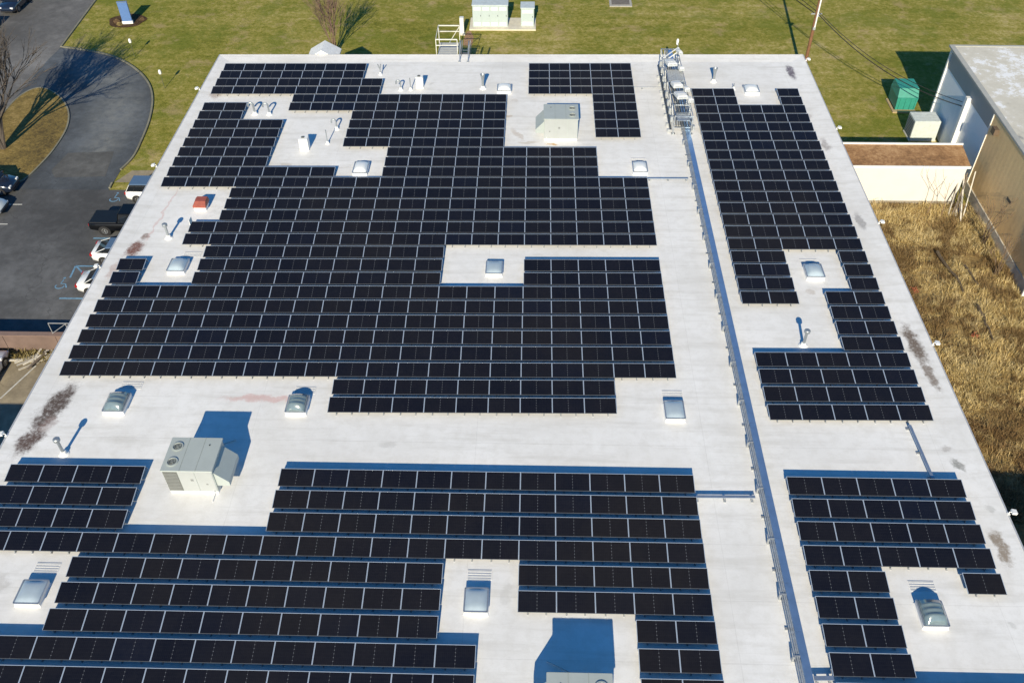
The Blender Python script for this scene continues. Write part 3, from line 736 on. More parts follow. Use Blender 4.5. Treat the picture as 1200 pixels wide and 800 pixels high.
# long raised cable tray, its covered deck beside the bundled conduits
def cable_run(name, a, b, wd, z, label, cover=M_TRAY, conduit=True, group='cable trays across the roof', blocks=True):
    a, b = Vector((*a, 0)), Vector((*b, 0)); L = (b - a).length; rz = math.atan2((b-a).y, (b-a).x)
    t = empty(name, a, rz, label, 'cable tray', group)
    dk = MB(); n = max(1, int(L / 2.4)); s = L / n
    for k in range(n): dk.box(k*s + .006, (k+1)*s - .006, -wd/2, wd/2, z, z + .05)
    dk.build('tray', cover, t)
    if conduit:
        cd = MB()
        for q, (off, r) in enumerate(((wd/2 + .05, .03), (wd/2 + .13, .036), (wd/2 + .22, .026))): cd.tube([(0, off, z + .02), (L, off, z + .02 + .01*q)], r, 6)
        cd.build('conduit', M_CONDUIT, t)
    m = max(2, int(L / 1.5) + 1)
    for k in range(m):
        ft = MB(); xx = .15 + k * (L - .3) / (m - 1)
        ft.box(xx-.06, xx+.06, -wd/2 - .12, wd/2 + (.3 if conduit else .1), .004, .07)
        ft.box(xx-.025, xx+.025, -wd/2 + .02, -wd/2 + .06, .06, z - .002); ft.box(xx-.025, xx+.025, wd/2 - .06, wd/2 - .02, .06, z - .002)
        if conduit and k % 2 == 0: ft.box(xx-.03, xx+.03, wd/2 + .01, wd/2 + .30, z + .062, z + .085); ft.box(xx-.08, xx+.02, wd/2+.24, wd/2+.33, .06, z+.09)
        ft.build('support_block', M_RACK, t)
    return t
cable_run('cable_tray', (24.90, -16), (24.80, 47.3), .35, .38, 'long cable tray with conduits running the depth of the roof', conduit=True)
M_TRAYB = mat('cross_tray_steel', (.40, .47, .56), .4, .7)
cable_run('cable_tray', (21.2, -1.30), (24.25, -1.26), .16, .2, 'short cable tray joining the front array to the long tray', M_TRAYB, False)
cable_run('cable_tray', (21.2, 27.3), (24.2, 27.34), .10, .14, 'thin cable tray from the middle array to the long tray', M_TRAYB, False)
cable_run('cable_tray', (19.9, 40.95), (25.7, 41.02), .06, .12, 'thin conduit run on blocks crossing towards the inverter rack', M_CONDUIT, False)
cable_run('cable_tray', (33.38, 3.7), (33.52, .1), .15, .18, 'cable tray linking the two right-hand panel arrays', M_TRAYB, False)
cable_run('cable_tray', (25.15, -10.75), (26.0, -10.72), .2, .22, 'stub of cable tray at the bottom edge beside the right array', M_TRAYB, False)

# inverter rack at the far end of the long tray
t = empty('inverter_rack', (24.5, 40, 0), 0, 'tall galvanised steel rack with braces at the far end of the long tray', 'steel rack')
ps = MB(); rl = MB(); br = MB(); gd = MB()
ys = [-6.2, -4.4, -2.6, -.6, 1.4, 3.4, 5.2]
for k, yy in enumerate(ys):
    for xx in (-.75, .62):
        ps = MB(); ps.bar((xx, yy, .05), (xx, yy, 1.55), .07); ps.box(xx-.14, xx+.14, yy-.14, yy+.14, .004, .05); ps.build('post', M_GALV, t)
    rl.bar((-.75, yy, 1.50), (.62, yy, 1.50), .055); rl.bar((-.75, yy, .55), (.62, yy, .55), .05)
    if k < 6:
        br.bar((-.78, yy, .2), (-.78, ys[k+1], 1.45), .035); br.bar((.65, ys[k+1], .2), (.65, yy, 1.45), .035)
for xx in (-.75, .62):
    for z in (.6, 1.05, 1.56): rl.bar((xx, ys[0], z), (xx, ys[-1], z), .05)
for a, b in (((-.75, 3.4, 1.6), (.62, 5.2, 1.6)), ((-.75, 3.4, 1.2), (.62, 4.6, 1.55))): br.bar(a, b, .07)
hs_ = MB()
for xx in (-.95, -1.03): hs_.tube([(xx, -6.4, .5), (xx, 4.2, .55)], .03, 6)
for q in range(6): hs_.tube([(-.62 + q*.2, -6.4, .8), (-.55 + q*.18, -3, .86 + .03*(q % 3)), (-.62 + q*.2, .5, .8), (-.5 + q*.17, 4.6, .9)], .035, 5)
hs_.build('cable_bundle', mat('dark_cable', (.05, .055, .06), .6, var=.3), t)
for yy in (-5.6, -4.3, -3.0, -1.6, -.2, 1.0, 2.4, 3.6): MB().cbox(-1.0, -.80, yy-.14, yy+.14, .75, 1.2, .02).build('switch_box', M_CONDUIT, t)
for yy in (-6.0, -5.1, -3.6, -2.2, -1, .2, 1.6, 2.8):
    MB().box(-1.2, -.95, yy-.05, yy+.05, .004, .28).build('support_block', M_CONDUIT, t); MB().cbox(.72, .9, yy-.15, yy+.2, .25, .62, .02).build('junction_box', M_CONDUIT, t)
for k in range(9): gd.box(-.7, .56, -.55 + k*.2, -.42 + k*.2, 1.56, 1.585)
pl = MB(); pl.box(-.5, .5, -6.0, -4.7, 1.0, 1.04)
rl.build('rail', M_GALV, t); br.build('brace', M_WHITE, t); gd.build('grating', M_CONDUIT, t); pl.build('shelf_plate', M_GALV, t)
IV = [(-.26, 2.2, .80, 1.5, 'largest far-end'), (-.16, -1.55, .78, 1.25, 'upper left'), (-.02, -3.3, .84, 1.4, 'lower left'), (.50, 1.2, .42, .8, 'small far right'), (.55, -2.3, .42, .8, 'small middle right'), (.62, -4.0, .42, .9, 'small near right'), (.66, 4.2, .32, 1.3, 'tall narrow')]
for q, (xx, yy, wd, ln, which) in enumerate(IV):
    v = empty('inverter', (24.5 + xx, 40 + yy, 1.62), 0, '%s white inverter box on the steel rack' % which, 'inverter', 'white inverter boxes on the rack')
    v.rotation_euler = (R_(-12), 0, R_(6))
    MB().cbox(-wd/2, wd/2, -ln/2, ln/2, 0, .26, .05).build('casing', M_WHITE, v)
    hx = MB()
    for k in range(4): hx.box(-wd*.4, wd*.4, -ln*.4 + k*ln*.12, -ln*.4 + k*ln*.12 + .03, .262, .275)
    hx.build('cooling_fin', mat('light_grey_plastic', (.62, .63, .64), .5), v)
    MB().box(-wd*.42, wd*.42, -ln/2 - .10, -ln/2 - .004, .03, .2).build('cable_cover', M_CONDUIT, v)
t = empty('sensor_mast', (25.25, 45.9, 0), 0, 'thin mast with two white sensor heads at the far end of the rack', 'mast')
MB().tube([(0,0,.02), (0,0,1.75)], .035, 8).build('pole', M_GALV, t)
MB().lathe([(.05, .9), (.13, .95), (.13, 1.25), (.04, 1.32)], (.05, 0, 0), 12).build('sensor_housing', M_WHITE, t, smooth=40)
MB().lathe([(.03, 1.5), (.10, 1.56), (.11, 1.95), (.05, 2.05), (.01, 2.07)], (-.05, .1, 0), 12).build('sensor_head', M_WHITE, t, smooth=40)
MB().lathe([(.14, .004), (.14, .04), (.05, .05)], (0,0,0), 12).build('foot_plate', M_GALV, t)

# flood lights bracketed to the roof edges
LT = [(-15.42, 2.05, -1, 'left edge, beside the long dark stain'), (-15.42, 16.4, -1, 'left edge, above the white sedan'), (-15.42, 28.35, -1, 'left edge, near the walkway'), (-15.42, 40.1, -1, 'left edge, nearest the far corner'),
      (36.62, 34.5, 1, 'right edge, above the low brown roof'), (36.62, 22.1, 1, 'right edge, above the dry grass middle'), (36.62, 10.1, 1, 'right edge, facing the tan wall'), (36.62, -1.95, 1, 'right edge, beside the black shaded alley'), (36.62, 46.0, 1, 'right edge, at the utility pole')]
for x, y, s, wh in LT:
    t = empty('flood_light', (x, y, .1), 0, 'white flood light on the %s' % wh, 'flood light', 'flood lights along the roof edges'); t.scale = (.78, .78, .78)
    mb = MB(); mb.box(-.09, .09, -.09, .09, 0, .05); mb.tube([(0,0,.05), (0,0,.2), (s*.18, 0, .26)], .03, 8); mb.build('bracket', M_WHITE, t)
    h = MB(); h.prism_y([(s*.12, .16), (s*.42, .10), (s*.46, .26), (s*.14, .34)], -.16, .16); h.build('lamp_head', M_WHITE, t)
    l = MB(); l.prism_y([(s*.425, .12), (s*.44, .115), (s*.47, .25), (s*.465, .25)], -.13, .13); l.build('lens', M_DARK, t)

# ------------------------------------------------------------------ roof access platform at the rear wall
t = empty('access_platform', (4.9, 47.2, G), 0, 'yellow-grey railed steel platform at the rear wall, with a ladder onto the roof', 'platform')
M_RAIL = mat('weathered_rail_paint', (.60, .59, .53), .6, var=.15)
Z0 = 5.5
def lb(name, mb, m, par=t): return mb.build(name, m, par)
mb = MB()
for k in range(7): mb.box(-.85, .95, .05 + k*.4, .42 + k*.4, Z0 - .35, Z0 - .31)
lb('deck', mb, mat('deck_grey', (.42, .43, .42), .7))
mb = MB()
for yy, z1 in ((.04, 1.3), (2.85, 1.3)):
    mb.bar((-.9, yy, Z0 + z1), (1.0, yy, Z0 + z1), .085); mb.bar((-.9, yy, Z0 + z1 - .55), (1.0, yy, Z0 + z1 - .55), .07)
    for xx in (-.9, 1.0): mb.bar((xx, yy, Z0 - .4), (xx, yy, Z0 + z1), .06)
mb.bar((-.9, .04, Z0 + 1.3), (-.9, 2.85, Z0 + 1.3), .06)
mb.bar((.05, 2.85, Z0 - .3), (1.0, 2.85, Z0 + 1.2), .05)
lb('railing', mb, M_RAIL)
mb = MB()
for xx in (-.9, 1.0):
    for yy in (.06, 2.85): mb.bar((xx, yy, 0), (xx, yy, Z0 - .4), .1)
lb('leg', mb, M_GALV)
mb = MB()
for xx in (1.3, 2.05):
    mb.tube([(xx, .25, 0), (xx, .25, Z0 + 1.0), (xx, .0, Z0 + 1.2), (xx, -.7, Z0 + 1.1), (xx - .02, -1.55, Z0 + .03)], .04, 8)
    mb.tube([(xx + .12, .3, Z0 - 1.5), (xx + .12, .3, Z0 + 1.15)], .03, 6)
lb('handrail', mb, M_GALV)
mb = MB()
for k in range(19): mb.bar((1.3, .25, .3 + k*.3), (2.05, .25, .3 + k*.3), .035)
lb('rung', mb, M_GALV)
mb = MB(); mb.box(1.36, 2.0, .05, .18, Z0 - 1.3, Z0 + .05); lb('ladder_guard', mb, mat('dark_guard', (.06, .07, .09), .6))
mb = MB()
for xx in (1.28, 2.03): mb.box(xx - .12, xx + .10, -1.68, -1.45, -.0 + Z0 + .004, Z0 + .05)
lb('foot_plate', mb, M_CONDUIT)
# ------------------------------------------------------------------ electrical gear on the lawn
pad = MB(); pad.box(5.75, 12.85, 63.75, 66.6, G, G + .16)
tag(pad.build('concrete_pad', M_PAD), 'long pale concrete pad under the green-white electrical cabinets', 'pad')
M_CABW = mat('pale_green_cabinet', (.44, .52, .53), .4, var=.04)
def cabinet(x0, x1, y0, y1, h, nd, label):
    t = empty('electrical_cabinet', ((x0+x1)/2, y0, G + .162), 0, label, 'electrical cabinet')
    a, dp = (x1-x0)/2, y1-y0
    MB().cbox(-a, a, 0, dp, 0, h, .03).build('housing', M_CABW, t)
    MB().cbox(-a-.06, a+.06, -.06, dp+.06, h+.003, h+.09, .02).build('lid', mat('cabinet_lid', (.50, .56, .58), .5), t)
    for k in range(nd):
        w0 = -a + .06 + k*(2*a-.12)/nd
        d_ = MB(); d_.box(w0+.02, w0 + (2*a-.12)/nd - .02, -.035, -.004, .1, h-.08); do = d_.build('door', M_CABW, t)
        for z in (.16, h-.5): MB().box(w0+.10, w0 + (2*a-.12)/nd - .10, -.05, -.038, z, z+.34).build('vent_plate', M_WHITE, do)
        MB().box(w0 + (2*a-.12)/nd - .12, w0 + (2*a-.12)/nd - .07, -.07, -.04, h*.5, h*.5+.16).build('handle', M_DARK, do)
cabinet(6.1, 9.85, 64.35, 66.2, 2.3, 4, 'wide pale green four-door electrical cabinet on the concrete pad')
cabinet(11.25, 12.65, 64.5, 66.0, 1.95, 1, 'narrow white electrical cabinet at the right end of the pad')
t = empty('metering_cabinet', (5.05, 62.6, G), 0, 'slim tall grey cabinet on the lawn behind the railed platform', 'metering cabinet')
MB().cbox(-.22, .22, 0, .45, .1, 1.9, .03).build('housing', mat('light_grey_steel', (.6, .62, .62), .5), t)
MB().box(-.3, .3, -.05, .5, 0, .097).build('base', M_PAD, t)
MB().box(-.19, .19, -.03, -.004, .25, 1.75).build('door', M_WHITE, t)
sheet('bare_soil', [(5.3, 60.3), (6.2, 60.0), (6.3, 62.2), (5.9, 63.6), (5.5, 63.5), (5.3, 62.0)], G + .01, make_ground_mat('orange_soil', [(.3, (.28, .17, .10)), (.7, (.42, .27, .17))], fine=6))
t = empty('access_cover', (22.3, 70.6, G), 0, 'flat concrete access cover with a dark lid in the far lawn', 'access cover')
MB().box(-1.25, 1.25, -.75, 1.3, 0, .12).build('frame', mat('grey_concrete', (.36, .35, .32), .9, var=.15), t)
MB().box(-1.0, 1.0, -.4, 1.1, .122, .14).build('lid', mat('dark_cover', (.16, .14, .12), .8, var=.2), t)
# sign, lamps
t = empty('monument_sign', (-31.55, 65.0, G + .05), R_(8), 'blue monument sign with a white foot standing in the round mulch bed', 'sign')
MB().box(-.56, .56, -.16, .16, 0, .3).build('foot', M_WHITE, t)
MB().cbox(-.52, .52, -.12, .12, .303, 2.35, .03).build('sign_panel', mat('blue_sign_paint', (.10, .19, .42), .35, var=.06), t)
MB().box(-.54, .54, -.14, .14, 2.353, 2.42).build('top_cap', mat('blue_cap', (.16, .22, .34), .4), t)
M_SHRUB = mat('dry_brown_foliage', (.16, .10, .05), .9, var=.4, scale=9)
def tuft_ball(name, x, y, z, r, m, label, cat, n=260, squash=.8):
    rd = random.Random(int(x*37 + y*11)); mb = MB()
    for _ in range(n):
        th, ph = rd.uniform(0, 2*math.pi), math.acos(rd.uniform(0, 1)); q = r * rd.uniform(.3, 1)
        c = Vector((q*math.sin(ph)*math.cos(th), q*math.sin(ph)*math.sin(th), q*math.cos(ph)*squash))
        a = Vector((rd.gauss(0,1), rd.gauss(0,1), rd.gauss(0,1))).normalized() * r*.16; b = a.orthogonal().normalized() * r*.09
        mb.add([c-a, c+b, c+a, c-b], [(0,1,2,3)])
    o = mb.build(name, m, None, loc=(x, y, z)); return tag(o, label, cat)
tuft_ball('shrub', -32.9, 65.3, G + .05, .38, M_SHRUB, 'small brown shrub left of the blue sign', 'shrub')
tuft_ball('shrub', -32.35, 64.6, G + .05, .34, mat('straw_foliage', (.32, .24, .09), .9, var=.3, scale=9), 'straw coloured shrub at the foot of the blue sign', 'shrub')
tuft_ball('shrub', -30.3, 65.9, G + .05, .3, M_SHRUB, 'small dark shrub right of the blue sign', 'shrub')
for (x, y, lb_) in ((-28.28, 57.26, 'pole lamp with a white head on the lawn beyond the driveway bend'), (-23.18, 50.7, 'pole lamp with a white head on the lawn right of the driveway')):
    t = empty('lamp_post', (x, y, G), 0, lb_, 'lamp', 'small pole lamps beside the driveway')
    MB().tube([(0,0,0), (0,0,1.55)], .03, 8).build('post', mat('thin_green_post', (.10, .11, .06), .6), t)
    MB().lathe([(.05, 1.5), (.13, 1.56), (.14, 1.82), (.09, 1.95), (.02, 1.98)], (0,0,0), 12).build('lamp_head', M_WHITE, t, smooth=40)

# ------------------------------------------------------------------ building on the right
AW = R_(.9)
def rb(l, out, z):            # l: distance south from the rear corner, out: towards +x from the wall
    o = Vector((48.62, 45.4)); dn = Vector((-math.sin(AW - R_(.3)), -math.cos(AW - R_(.3)))); e = Vector((-dn.y, dn.x))
    p = o + dn * l + e * out; return (p.x, p.y, z)
RT = 1.72
nb = empty('neighbour_building', (55, 20, G), label='tan walled building on the right with a weathered grey flat roof', cat='building')
def hexa(mb, l0, l1, o0, o1, z0, z1, mi=0):
    v = [rb(l0,o0,z0), rb(l1,o0,z0), rb(l1,o1,z0), rb(l0,o1,z0), rb(l0,o0,z1), rb(l1,o0,z1), rb(l1,o1,z1), rb(l0,o1,z1)]
    return mb.add(v, [(0,3,2,1), (4,5,6,7), (0,1,5,4), (1,2,6,5), (2,3,7,6), (3,0,4,7)], mi)
def corrug(name, c, period=.3, amt=.5, rough=.6, var=.12):
    m, nt, bs = nt_of(name); P_ = pos(nt)
    sx = N(nt, 'ShaderNodeSeparateXYZ'); nt.links.new(P_, sx.inputs[0])
    n = noise(nt, P_, .8, 6, .7); n2 = noise(nt, P_, 6, 4, .7)
    cl = ramp(nt, math_(nt, 'ADD', math_(nt, 'MULTIPLY', n, .6), math_(nt, 'MULTIPLY', n2, .4)), [(.3, tuple(x*(1-var) for x in c)), (.7, tuple(x*(1+var) for x in c))])
    nt.links.new(cl, bs.inputs['Base Color']); bs.inputs['Roughness'].default_value = rough; bs.inputs['Specular IOR Level'].default_value = .2
    wv = math_(nt, 'PINGPONG', sx.outputs['Y'], period / 2)
    bump(nt, bs, math_(nt, 'ADD', math_(nt, 'MULTIPLY', wv, 4), math_(nt, 'MULTIPLY', n2, .5)), amt, .05)
    return m
M_TAN = corrug('tan_stucco_wall', (.88, .62, .31), .6, .05)
M_WWALL = corrug('white_metal_siding', (.88, .90, .92), .3, .06, .5, .05)
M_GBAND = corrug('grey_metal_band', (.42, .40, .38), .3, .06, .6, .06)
NL = 11.0                      # the white part is the first 11 m of wall
w1 = MB(); hexa(w1, .0, NL, .12, 14, G, RT - 1.75); P(w1, 'white_wall', M_WWALL, nb)
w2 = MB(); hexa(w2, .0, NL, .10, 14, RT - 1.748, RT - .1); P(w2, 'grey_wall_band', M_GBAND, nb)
w3 = MB(); hexa(w3, NL + .002, 70, -.12, 14, G + .9, RT - .1); P(w3, 'tan_wall', M_TAN, nb)
w4 = MB(); hexa(w4, NL + .002, 70, -.22, 14, G, G + .898); P(w4, 'foundation', mat('grey_foundation', (.52, .49, .42), .9, var=.2, scale=1.5), nb)
m, nt, bs = nt_of('weathered_roof'); P_ = pos(nt)
n = noise(nt, P_, .25, 7, .7); n2 = noise(nt, P_, 1.6, 6, .75)
c = ramp(nt, math_(nt, 'ADD', math_(nt, 'MULTIPLY', n, .65), math_(nt, 'MULTIPLY', n2, .35)), [(.37, (.30, .30, .29)), (.42, (.55, .52, .44)), (.53, (.62, .59, .51)), (.57, (.80, .81, .82))])
nt.links.new(c, bs.inputs['Base Color']); bs.inputs['Roughness'].default_value = .85; bump(nt, bs, n2, .4, .05)
r_ = MB(); v = [rb(-.05, .25, RT), rb(70, .25, RT), rb(70, 14, RT), rb(-.05, 14, RT)]; r_.add(v, [(0,1,2,3)]); P(r_, 'roof', m, nb)
r2 = MB(); hexa(r2, -.1, 70, -.16, .25, RT - .1, RT + .06); hexa(r2, -.35, -.102, -.16, 14, RT - .1, RT + .06); P(r2, 'roof_trim', mat('trim_grey', (.40, .40, .37), .7, var=.1), nb)
cn = MB(); hexa(cn, -.06, .16, -.02, .118, G, RT - .101); P(cn, 'corner_trim', M_WHITE, nb)
pi = MB(); hexa(pi, 5.9, 6.3, -.28, .118, G, RT - 1.4); P(pi, 'pilaster', M_WHITE, nb)
dsp = MB(); hexa(dsp, NL - .10, NL, -.18, -.0, G, RT - .2); P(dsp, 'corner_trim', M_WHITE, nb)
dn2 = MB(); hexa(dn2, 24.3, 24.42, -.42, -.225, G + .1, RT - .2); P(dn2, 'downspout', M_WHITE, nb)
wp = MB(); hexa(wp, NL + .9, NL + 1.5, -.45, -.125, RT - 1.15, RT - .65); wpo = P(wp, 'wall_light', mat('brown_lamp_box', (.14, .10, .07), .5), nb)
wl = MB(); hexa(wl, NL + 1.0, NL + 1.4, -.48, -.452, RT - 1.08, RT - .75); wl = wl.build('lens', M_WHITE, wpo); wl.matrix_parent_inverse = Matrix.Translation(-Vector(nb.location))
sc = MB(); hexa(sc, NL + 6.2, NL + 6.9, -.16, -.122, RT - 3.7, RT - 3.5); P(sc, 'wall_vent', M_DARK, nb)
# low link building with a brown roof
lk = empty('link_building', (42, 34, G), label='low link building with a brown roof and bright white front wall', cat='building')
a = MB(); a.box(36.62, 46.9, 32.58, 35.45, G + .25, G + 3.5); P(a, 'wall', mat('bright_white_wall', (.665, .655, .62), .6, var=.04, scale=.7), lk)
a = MB(); a.box(36.62, 46.95, 32.5, 35.5, G, G + .248); P(a, 'foundation', mat('dirty_foundation', (.30, .27, .22), .9), lk)
m, nt, bs = nt_of('brown_rolled_roof'); P_ = pos(nt)
n = noise(nt, P_, .5, 6, .7); n2 = noise(nt, P_, 4, 5, .7)
c = ramp(nt, math_(nt, 'ADD', math_(nt, 'MULTIPLY', n, .6), math_(nt, 'MULTIPLY', n2, .4)), [(.38, (.20, .105, .045)), (.5, (.34, .185, .08)), (.62, (.48, .29, .14))])
nt.links.new(c, bs.inputs['Base Color']); bs.inputs['Roughness'].default_value = .9; bump(nt, bs, n2, .4, .03)
a = MB(); a.add([(36.62, 32.5, G+3.56), (47.1, 32.5, G+3.56), (47.4, 35.5, G+3.66), (36.62, 35.5, G+3.66), (36.62, 32.5, G+3.502), (47.1, 32.5, G+3.502), (47.4, 35.5, G+3.502), (36.62, 35.5, G+3.502)], [(0,1,2,3), (4,7,6,5), (0,4,5,1), (1,5,6,2), (2,6,7,3), (3,7,4,0)]); P(a, 'roof', m, lk)
a = MB(); a.box(36.62, 47.45, 35.5, 35.62, G+3.3, G+3.78); a.box(36.62, 47.1, 32.42, 32.498, G+3.4, G+3.6); P(a, 'roof_trim', M_WHITE, lk)
# unseen wing to the south, added to cast the shade in the alley
cb = empty('alley_shade_wing', (42, -14, G), label='unseen wing added to shade the alley beyond the lower right roof corner', cat='building')
a = MB(); a.box(36.62, 47.2, -40, -4.9, G, -.1); P(a, 'wall', M_BRICK, cb)
a = MB(); a.box(36.62, 47.25, -40, -4.88, -.098, .0); P(a, 'roof', M_EDGE, cb)
# green container and condenser box
t = empty('green_container', (47.1, 47.3, G), R_(-1), 'teal green metal container on timber skids beside the right building', 'container')
M_TEAL = mat('teal_container_paint', (.035, .26, .20), .45, var=.12, scale=3)
MB().loft([[(-.85,0,.18), (.9,0,.18), (.9,2.3,.18), (-.85,2.3,.18)], [(-.92,-.05,1.35), (.95,-.05,1.35), (.95,2.35,1.35), (-.92,2.35,1.35)], [(-.80,.45,2.1), (.95,.45,2.1), (.95,2.3,2.1), (-.80,2.3,2.1)]]).build('body', M_TEAL, t)
rb_ = MB()
for xx in (-.6, -.1, .4, .8): rb_.box(xx-.04, xx+.04, -.10, -.055, .25, 1.3)
rb_.bar((-.92, -.09, 1.38), (.95, -.09, 1.38), .07); rb_.build('rib', M_TEAL, t)
sk_ = MB(); sk_.box(-1.1, 1.05, -.35, .1, 0, .12); sk_.box(-1.1, -.9, .102, 2.2, 0, .12); sk_.box(.8, 1.0, .102, 2.2, 0, .12); sk_.build('skid', mat('pale_timber', (.42, .32, .18), .85, var=.2, scale=6), t)
t = empty('condenser_unit', (47.25, 42.1, G), 0, 'pale grey condenser box against the white wall behind the brown roof', 'condenser')
MB().cbox(-1.15, 1.1, 0, 1.7, .1, 1.95, .03).build('cabinet', mat('pale_box_grey', (.55, .60, .58), .5), t)
MB().box(-1.2, 1.15, -.05, 1.75, 0, .097).build('base', M_PAD, t)
sm = MB()
for k in range(4): sm.box(-1.1, 1.05, .2 + k*.4, .23 + k*.4, 1.952, 1.965)
sm.build('seam', M_CONDUIT, t)
lv = MB()
for k in range(8): lv.box(-1.175, -1.152, .12, 1.55, .25 + k*.2, .36 + k*.2)
lv.build('louvre', M_LOUV, t)

# utility pole and its wires
t = empty('utility_pole', (39.1, 53.9, G), 0, 'tall brown wooden utility pole with a white riser beyond the far right roof corner', 'utility pole')
M_POLE = mat('brown_pole_wood', (.19, .09, .045), .85, var=.25, scale=4)
MB().tube([(0,0,0), (0,0,6), (0,0,11.5)], [.17, .15, .12], 12).build('pole', M_POLE, t, smooth=True)
MB().tube([(.05, -.19, 5.0), (.06, -.18, 11.2)], .07, 8).build('riser', M_WHITE, t, smooth=True)
a = MB(); a.box(-.12, .12, -.3, -.16, 4.9, 5.15); a.box(.14, .32, -.1, .1, 6.1, 6.4); a.bar((-.5, 0, 6.35), (.5, 0, 6.35), .09); a.build('hardware', M_CONDUIT, t)
M_WIRE = mat('black_wire', (.02, .018, .016), .6)
def wire(a, b, sag, r, label):
    a, b = Vector(a), Vector(b); mb = MB()
    mb.tube([a.lerp(b, k/16) - Vector((0, 0, sag*4*(k/16)*(1-k/16))) for k in range(17)], r, 5)
    return tag(mb.build('overhead_wire', M_WIRE), label, 'wire', 'overhead wires at the utility pole')
wire((39.25, 53.8, .85), rb(5.2, .1, -1.0), 1.15, .04, 'thick black wire from the pole down to the white wall, lower of the pair')
wire((39.3, 53.8, 1.0), rb(4.9, .1, -.75), 1.05, .028, 'thin black wire from the pole down to the white wall, upper of the pair')
wire((38.95, 54, .85), (29.5, 84, 1.4), .5, .04, 'black wire leaving the pole towards the far lawn, lowest')
wire((39.0, 54, 1.1), (30.5, 84, 1.9), .5, .028, 'thin wire leaving the pole towards the far lawn, middle')
wire((39.0, 54, 1.5), (31.8, 84, 2.4), .5, .024, 'thin wire leaving the pole towards the far lawn, topmost')

# ------------------------------------------------------------------ retaining wall and yard on the left
t = empty('retaining_wall', (-26, 14.3, G), 0, 'pinkish brown retaining wall below the parking lot at the left edge', 'wall')
m = mat('pinkish_brown_wall', (.165, .115, .098), .85, var=.18, scale=.9)
a = MB()
for k in range(6): a.box(-11 + k*3.6, -11 + (k+1)*3.6 - .03, -.16, .16, 0, 1.5)
a.build('wall_panel', m, t)
a = MB(); a.box(-11, 10.55, -.2, .2, 1.503, 1.56); a.build('coping', mat('brown_coping', (.22, .15, .125), .85), t)
a = MB()
for k in range(4): a.bar((6.8 + k*1.15, .05, 1.56), (6.8 + k*1.15, .05, 2.5), .04)
a.bar((6.8, .05, 2.5), (10.3, .05, 2.5), .045); a.bar((6.8, .05, 1.6), (7.95, .05, 2.45), .03)
a.build('guard_rail', mat('rail_grey', (.30, .31, .33), .6), t)
rd = random.Random(4)
Mb = [mat('weathered_board_grey', (.40, .37, .32), .9, var=.25, scale=4), mat('weathered_board_pale', (.55, .52, .46), .9, var=.2, scale=4), mat('weathered_board_dark', (.16, .13, .10), .9, var=.3, scale=4)]
for k in range(26):
    L = rd.uniform(1.0, 2.4); x = rd.uniform(-21.2, -16.6); y = rd.uniform(12.9, 13.9); mb = MB()
    mb.box(-L/2, L/2, -.08, .08, 0, .045)
    o = mb.build('wooden_board', Mb[k % 3], None, loc=(x, y, G + .06 + .03*(k % 9))); o.rotation_euler = (rd.uniform(-.1, .1), rd.uniform(-.08, .08), rd.gauss(.35, .5))
    tag(o, 'weathered loose board in the heap below the pinkish retaining wall', 'board', 'loose boards heaped below the retaining wall')

# ------------------------------------------------------------------ grasses
def blade_mat(name, stops):
    m, nt, bs = nt_of(name)
    r = N(nt, 'ShaderNodeNewGeometry').outputs['Random Per Island']
    f = math_(nt, 'ADD', math_(nt, 'MULTIPLY', r, .55), math_(nt, 'MULTIPLY', noise(nt, pos(nt), .38, 5, .65), .6))
    nt.links.new(ramp(nt, f, stops), bs.inputs['Base Color']); bs.inputs['Roughness'].default_value = .8; bs.inputs['Specular IOR Level'].default_value = .15
    return m
M_STRAW = blade_mat('dry_straw_blades', [(.26, (.22, .145, .055)), (.42, (.41, .295, .115)), (.58, (.56, .43, .185)), (.82, (.74, .60, .33))])
def weed_zone():
    # a belt of reddish brown weeds takes over at the near end of the alley
    nt = M_STRAW.node_tree; bs = nt.nodes['Principled BSDF']; src = bs.inputs['Base Color'].links[0].from_socket
    P_ = pos(nt); sx = N(nt, 'ShaderNodeSeparateXYZ'); nt.links.new(P_, sx.inputs[0])
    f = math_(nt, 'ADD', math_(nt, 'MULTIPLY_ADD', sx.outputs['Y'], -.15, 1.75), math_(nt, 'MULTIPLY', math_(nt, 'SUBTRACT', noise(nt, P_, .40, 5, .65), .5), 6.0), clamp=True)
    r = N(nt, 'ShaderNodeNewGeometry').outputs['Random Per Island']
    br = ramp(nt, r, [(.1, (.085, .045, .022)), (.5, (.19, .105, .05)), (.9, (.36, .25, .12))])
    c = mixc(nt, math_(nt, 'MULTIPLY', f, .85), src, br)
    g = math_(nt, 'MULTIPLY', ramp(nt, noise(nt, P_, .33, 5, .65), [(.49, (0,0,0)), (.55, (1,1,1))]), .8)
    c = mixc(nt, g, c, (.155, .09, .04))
    nt.links.new(c, bs.inputs['Base Color'])
weed_zone()
